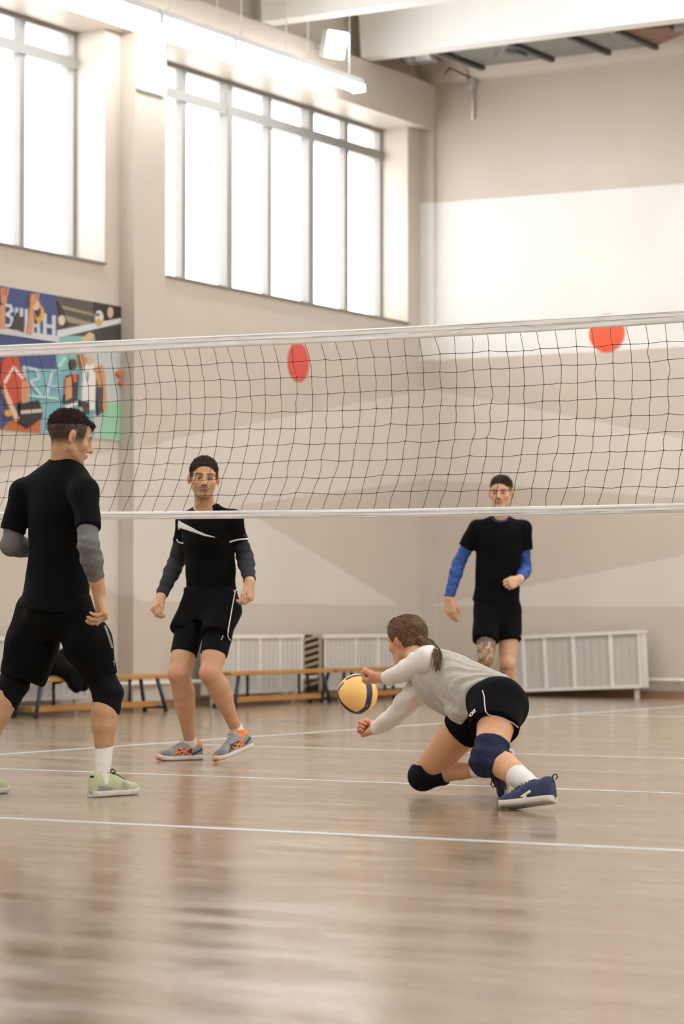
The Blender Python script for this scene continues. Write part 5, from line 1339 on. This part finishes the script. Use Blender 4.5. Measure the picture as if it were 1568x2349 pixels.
    K = Solid(.02); K.chain([mid(hipN, knN, .74), knN], [.079, .074], flat=1); K.chain([knN, mid(knN, anN, .3)], [.073, .066], flat=2); K.ball(knN - Rv * .022 - Zv * .012, .068)
    grow('knee_pad', K, .004, kp, t, fold=view_folds(.0022, [(30, 10, 110, 1), (60, 4, 60, .5)], 46))
    K = Solid(.02); K.chain([mid(hipF, knF, .86), knF], [.080, .068], flat=1); K.chain([knF, mid(knF, anF, .36)], [.064, .058], flat=2); K.ball(knF - Rv * .014 - Zv * .012, .062)
    K.cut(W(975, 1757, 12.2), unit(Zv + Rv * 0.05))
    grow('knee_pad', K, .004, kd, t)
    # socks and shoes
    sock(t, mid(knN, anN, .60), mid(knN, anN, 1.02), .0535, .035, None, .0445); sock(t, mid(knF, anF, .80), mid(knF, anF, 1.03), .040, .034)
    def navy(C, V, fr):
        x, y, z = fr.loc(V); y = y / fr.L
        mixc(C, (206, 204, 198), sstep(.93, .965, y) * (z < .04)); mixc(C, (66, 78, 116), .5 * sstep(.5, .62, y) * sstep(.9, .8, y) * (vnoise(V, 200, 9) > 0))
    up = unit(Zv * 1.0 + Fh * 0.30)
    s_, U, So, fr = make_shoe(t, heelN, toeN, up, (40, 50, 84), (206, 200, 188), navy, 1.2, 1.0, laces=(34, 42, 70), bow=False)
    collar_ring(t, fr, (30, 36, 58), sh=s_)
    decal('wing_logo', U, [('poly', [(1192, 1827), (1214, 1812), (1217, 1814), (1216, 1818), (1206, 1824), (1208, 1832), (1203, 1833), (1198, 1829)])], 11.3, .002, mat('cream_print', (232, 230, 214), .6), s_, lift=.003, depth=.5)
    decal('side_lug', U, [('poly', [(1228, 1834), (1232, 1829), (1239, 1829), (1240, 1832), (1236, 1835), (1230, 1836)])], 11.3, .002, mat('red_orange_plastic', (226, 84, 52), .5), s_, lift=.005, depth=.5)
    h0 = fr.p(0, 0.03 * fr.L, .105); MB().tube([h0 + fr.y * .006, h0 + fr.z * .016, h0 - fr.y * .014 + fr.z * .018, h0 - fr.y * .022 + fr.z * .004, h0 - fr.y * .012 - fr.z * .004], .0032, 6).build('pull_loop', mat('black_loop', (22, 22, 26), .8), s_)
    s_, U, So, fr = make_shoe(t, heelF, toeF, unit(-Rv - Zv * 0.05), (26, 31, 50), (206, 200, 188), navy, 1.15, 1.0, laces=(30, 34, 48), bow=False)
    lm = mat('dark_lace', (40, 26, 34), .8)
    def lp(pts, dd=12.05): return [W(x, y, dd) for x, y in pts]
    MB().tube(lp([(1146, 1786), (1139, 1786), (1128, 1790), (1125, 1800), (1130, 1806), (1136, 1801), (1139, 1787)]), .0035, 6).build('lace_loop', lm, s_)
    MB().tube(lp([(1146, 1786), (1151, 1798), (1156, 1811), (1160, 1811), (1160, 1802), (1153, 1792), (1147, 1786)]), .0035, 6).build('lace_loop', lm, s_)
    return t

# ================================================================== the ball in flight
def volleyball():
    c = W(819.5, 1592, 14.05); R = 46.3 * 14.05 / FPX
    t = empty('volleyball', c, 'yellow and navy volleyball in flight below the net', 'ball')
    # panel colours are worked out on the sphere, seen axes (right, up, towards the camera)
    v = -unit(ray(819.5, 1592)); r_ = unit(Rv - v * (Rv @ v)); u_ = np.cross(v, r_)
    bm = bmesh.new(); bmesh.ops.create_uvsphere(bm, u_segments=220, v_segments=110, radius=1.0)
    me = bpy.data.meshes.new('ball_skin'); bm.to_mesh(me); bm.free()
    n = len(me.vertices); V = np.zeros(n * 3, F4); me.vertices.foreach_get('co', V); V = V.reshape(-1, 3).astype(float)
    # bands: three thick great-circle-like navy bands meeting as in the photograph
    C = np.tile(np.array(lin((244, 196, 112))), (n, 1)); groove = np.zeros(n)
    def arc_band(A, w, rgb=(34, 42, 78)):
        A = np.array([[(x - 819.5) / 46.3, -(y - 1592) / 46.3] for x, y in A]); D3 = []
        for x, y in A:
            q = x * x + y * y; D3.append([x, y, math.sqrt(max(0.0, 1 - q))] if q < 1 else [x / math.sqrt(q), y / math.sqrt(q), 0])
        D3 = np.array(D3); best = np.full(n, 9.0)
        for a, b in zip(D3[:-1], D3[1:]):
            e = b - a; tt = np.clip(((V - a) @ e) / (e @ e), 0, 1); best = np.minimum(best, np.linalg.norm(V - (a + tt[:, None] * e), axis=1))
        m = sstep(w + .012, w - .012, best); mixc(C, rgb, m); groove[:] = np.maximum(groove, sstep(.03, .0, np.abs(best - w)))
        return best
    navy_ = []
    navy_.append(arc_band([(774, 1592), (779, 1608), (790, 1621), (806, 1632), (816, 1637)], .15))
    navy_.append(arc_band([(816, 1637), (832, 1631), (842, 1622), (846, 1606), (848, 1586), (846, 1572)], .18))
    navy_.append(arc_band([(773, 1594), (777, 1580), (786, 1568)], .09))
    navy_.append(arc_band([(797, 1556), (812, 1550), (830, 1549), (842, 1556)], .13))
    navy_.append(arc_band([(819, 1638), (826, 1640)], .16))
    back = V[:, 2] < -0.05
    for ax in ((1, .3, .2), (.2, 1, -.4)):
        m = sstep(.16, .13, np.abs(V @ unit(ax))) * back; mixc(C, (34, 42, 78), m)
    best = np.min(navy_, 0); r2 = np.random.RandomState(3)
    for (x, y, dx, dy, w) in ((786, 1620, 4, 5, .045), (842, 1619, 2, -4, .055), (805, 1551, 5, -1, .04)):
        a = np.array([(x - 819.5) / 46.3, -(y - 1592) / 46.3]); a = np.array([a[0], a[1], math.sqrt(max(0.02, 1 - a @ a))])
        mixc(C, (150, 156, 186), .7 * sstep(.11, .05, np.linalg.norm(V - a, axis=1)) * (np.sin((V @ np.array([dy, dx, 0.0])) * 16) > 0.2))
    Vw = (V * (1 - .012 * groove)[:, None]) * R
    Vw = c + Vw[:, :1] * r_ + Vw[:, 1:2] * u_ + Vw[:, 2:] * v
    me.vertices.foreach_set('co', Vw.astype(F4).ravel())
    at = me.color_attributes.new('Col', 'FLOAT_COLOR', 'POINT'); at.data.foreach_set('color', np.concatenate([C, np.ones((n, 1))], 1).astype(F4).ravel())
    me.polygons.foreach_set('use_smooth', np.ones(len(me.polygons), bool)); me.update()
    put('ball_skin', me, mat('ball_leather', (240, 190, 110), .42, attr=True, bump=.1, bscale=900), t)

# ================================================================== the net
def volleyball_net():
    cotton = mat('dark_net_cord', (58, 42, 38), .8); tape = mat('white_net_tape', (238, 238, 235), .6, noise=.06, nscale=14, bump=.25, bscale=9, stretch=(1, 1, 4))
    YN = 12.23
    t = empty('volleyball_net', (-7.2, YN, 1.37), 'long volleyball net with white tapes stretched across the hall', 'net')
    # measured edges of the tapes along the picture
    def edge(px, tab): return float(np.interp(px, [q[0] for q in tab], [q[1] for q in tab]))
    top0 = [(-160, 799), (0, 792), (200, 783), (400, 774), (600, 765), (784, 757), (1000, 745), (1200, 733), (1400, 721), (1568, 710), (1720, 700)]
    top1 = [(-160, 825), (0, 819.5), (200, 811), (400, 801.5), (600, 793), (784, 785), (1000, 774), (1200, 763), (1400, 751), (1568, 740), (1720, 730)]
    bot0 = [(-160, 1178), (0, 1175), (200, 1174), (400, 1172.5), (784, 1169), (1000, 1165.5), (1200, 1161.5), (1400, 1157.5), (1568, 1154), (1720, 1151)]
    bot1 = [(-160, 1195), (0, 1192.5), (200, 1192), (400, 1191), (784, 1188), (1000, 1186.5), (1200, 1182.5), (1400, 1179), (1568, 1175.5), (1720, 1172)]
    r = random.Random(8)
    def tape_mesh(name, a, b, th):
        mb = MB(); prev = None; k = 0
        for px in range(-150, 1715, 12):
            k += 1
            yo = 0.004 * math.sin(px * .021) + .002 * math.sin(px * .057)
            ring = []
            ys = np.linspace(edge(px, a), edge(px, b), 6)
            for j, y in enumerate(ys): ring.append(onY(px, y, YN + yo - th * (1 + .35 * math.sin(j * 2.1 + px * .013))))
            for j, y in enumerate(ys[::-1]): ring.append(onY(px, y, YN + yo + th))
            ring = [mb.bm.verts.new(p) for p in ring]
            if prev:
                for j in range(12): mb._f([prev[j], prev[(j + 1) % 12], ring[(j + 1) % 12], ring[j]], (0, 1, 2, 3), True)
            else: mb._f(ring, range(12))
            prev = ring
        mb._f(prev, range(12))
        return mb.build(name, tape, t)
    tp = tape_mesh('top_tape', top0, top1, .006); bt = tape_mesh('bottom_tape', bot0, bot1, .005)
    seam = mat('grey_stitching', (186, 184, 178), .8)
    for i, f in enumerate((.12, .45)):
        MB().tube([onY(px, edge(px, top0) * (1 - f) + edge(px, top1) * f, YN - .0125) for px in range(-140, 1712, 14)], .0016, 5).build('stitched_fold', seam, tp)
    for f in (.35, .7):
        MB().tube([onY(px, edge(px, bot0) * (1 - f) + edge(px, bot1) * f, YN - .011) for px in range(-140, 1712, 14)], .0014, 5).build('stitched_fold', seam, bt)
    # the cords: a grid of 10 cm meshes, pulled askew towards the lower tape
    x_first = onY(-130, 1000, YN)[0]; x_last = onY(1690, 1000, YN)[0]
    n = int((x_last - x_first) / .1)
    zt = lambda X: None
    def px_of(P): q = np.asarray(P) - Cp; dd = q @ Fc; return CX + FPX * (q @ Rv) / dd
    rows = 10
    nodes = {}
    sag = [0.0, .020, .031, .035, .034, .026, .014, -.004, -.026, -.055, -.088]
    for i in range(n + 1):
        X0 = x_first + .1 * i
        px = px_of((X0, YN, 1.9))
        zT = onY(px, edge(px, top1) - 2, YN)[2]; zB = onY(px, edge(px, bot0) + 1, YN)[2]
        for j in range(rows + 1):
            f = j / rows; f = f ** 0.98
            jx = r.gauss(0, .004) if 0 < j < rows else r.gauss(0, .008); jz = r.gauss(0, .0035) if 0 < j < rows else 0
            amp = 1.0 + .25 * math.sin(i * .11)
            nodes[i, j] = np.array([X0 + sag[j] * amp + jx, YN + .012 * math.sin(f * math.pi) * math.sin(i * .07 + 1), zT + (zB - zT) * f + jz])
    for i in range(n + 1):
        pts = []
        for j in range(rows):
            a, b = nodes[i, j], nodes[i, j + 1]; bow = r.gauss(0, .0035)
            pts += [a, mid(a, b, .5) + np.array([bow, 0, 0])]
        pts.append(nodes[i, rows])
        MB().tube(pts, .0015, 5).build('upright_cord', cotton, t)
    for j in range(1, rows):
        pts = []
        for i in range(n):
            a, b = nodes[i, j], nodes[i + 1, j]; pts += [a, mid(a, b, .5) - Zv * abs(r.gauss(0, .0022))]
        pts.append(nodes[n, j]); MB().tube(pts, .0015, 5).build('level_cord', cotton, t)
    mb = MB()
    for i in range(n + 1):
        for j in range(1, rows):
            p = nodes[i, j]; mb.obox(p, (np.array([1, 0, 0]), np.array([0, 1, 0]), Zv), (.0028, .0025, .0028))
    kn = mb.build('knots', cotton, t); kn['kind'] = 'stuff'

# ================================================================== the jacket left on the bench
def jacket():
    t = empty('jacket', (-13.42, 18.35, .333), 'black jacket heaped on the left bench, one sleeve hanging over its edge', 'jacket')
    X = -13.40
    S = Solid(.05)
    P = lambda x, y, dx=0.0: onX(x, y, X + dx)
    S.chain([P(126, 1532), P(150, 1522), P(182, 1530)], [.11, .10, .09]); S.chain([P(130, 1545), P(185, 1545)], [.07, .07])
    S.ball(P(150, 1508), .08); S.ball(P(118, 1540), .07)
    S.chain([P(176, 1535, .05), P(180, 1556, .16), P(170, 1576, .17)], [.075, .07, .058]); S.chain([P(178, 1550, .15), P(190, 1572, .17)], [.06, .05])
    S.stack((-13.45, 17.4, .3135), (-13.45, 19.6, .3135), (1, 0, 0), [(0, .118, .021, 0, 0), (1, .118, .021, 0, 0)], .004, 12.0, 'sub')
    S.cut((-13.60, 18, .3), (-1, 0, 0))
    body = grow('jacket_body', S, .009, black_knit, t, fold=view_folds(.012, [(18, 10, 14, 1), (-24, 8, 22, .8), (40, 4, 30, .4)], 61))
    MB().tube([P(150, 1513, .10), P(160, 1524, .12), P(172, 1538, .13)], .006, 6).build('zip', mat('dark_zip', (30, 30, 32), .5), t)

person_back(); person_mid(); person_far(); person_dive()
volleyball(); volleyball_net(); jacket()
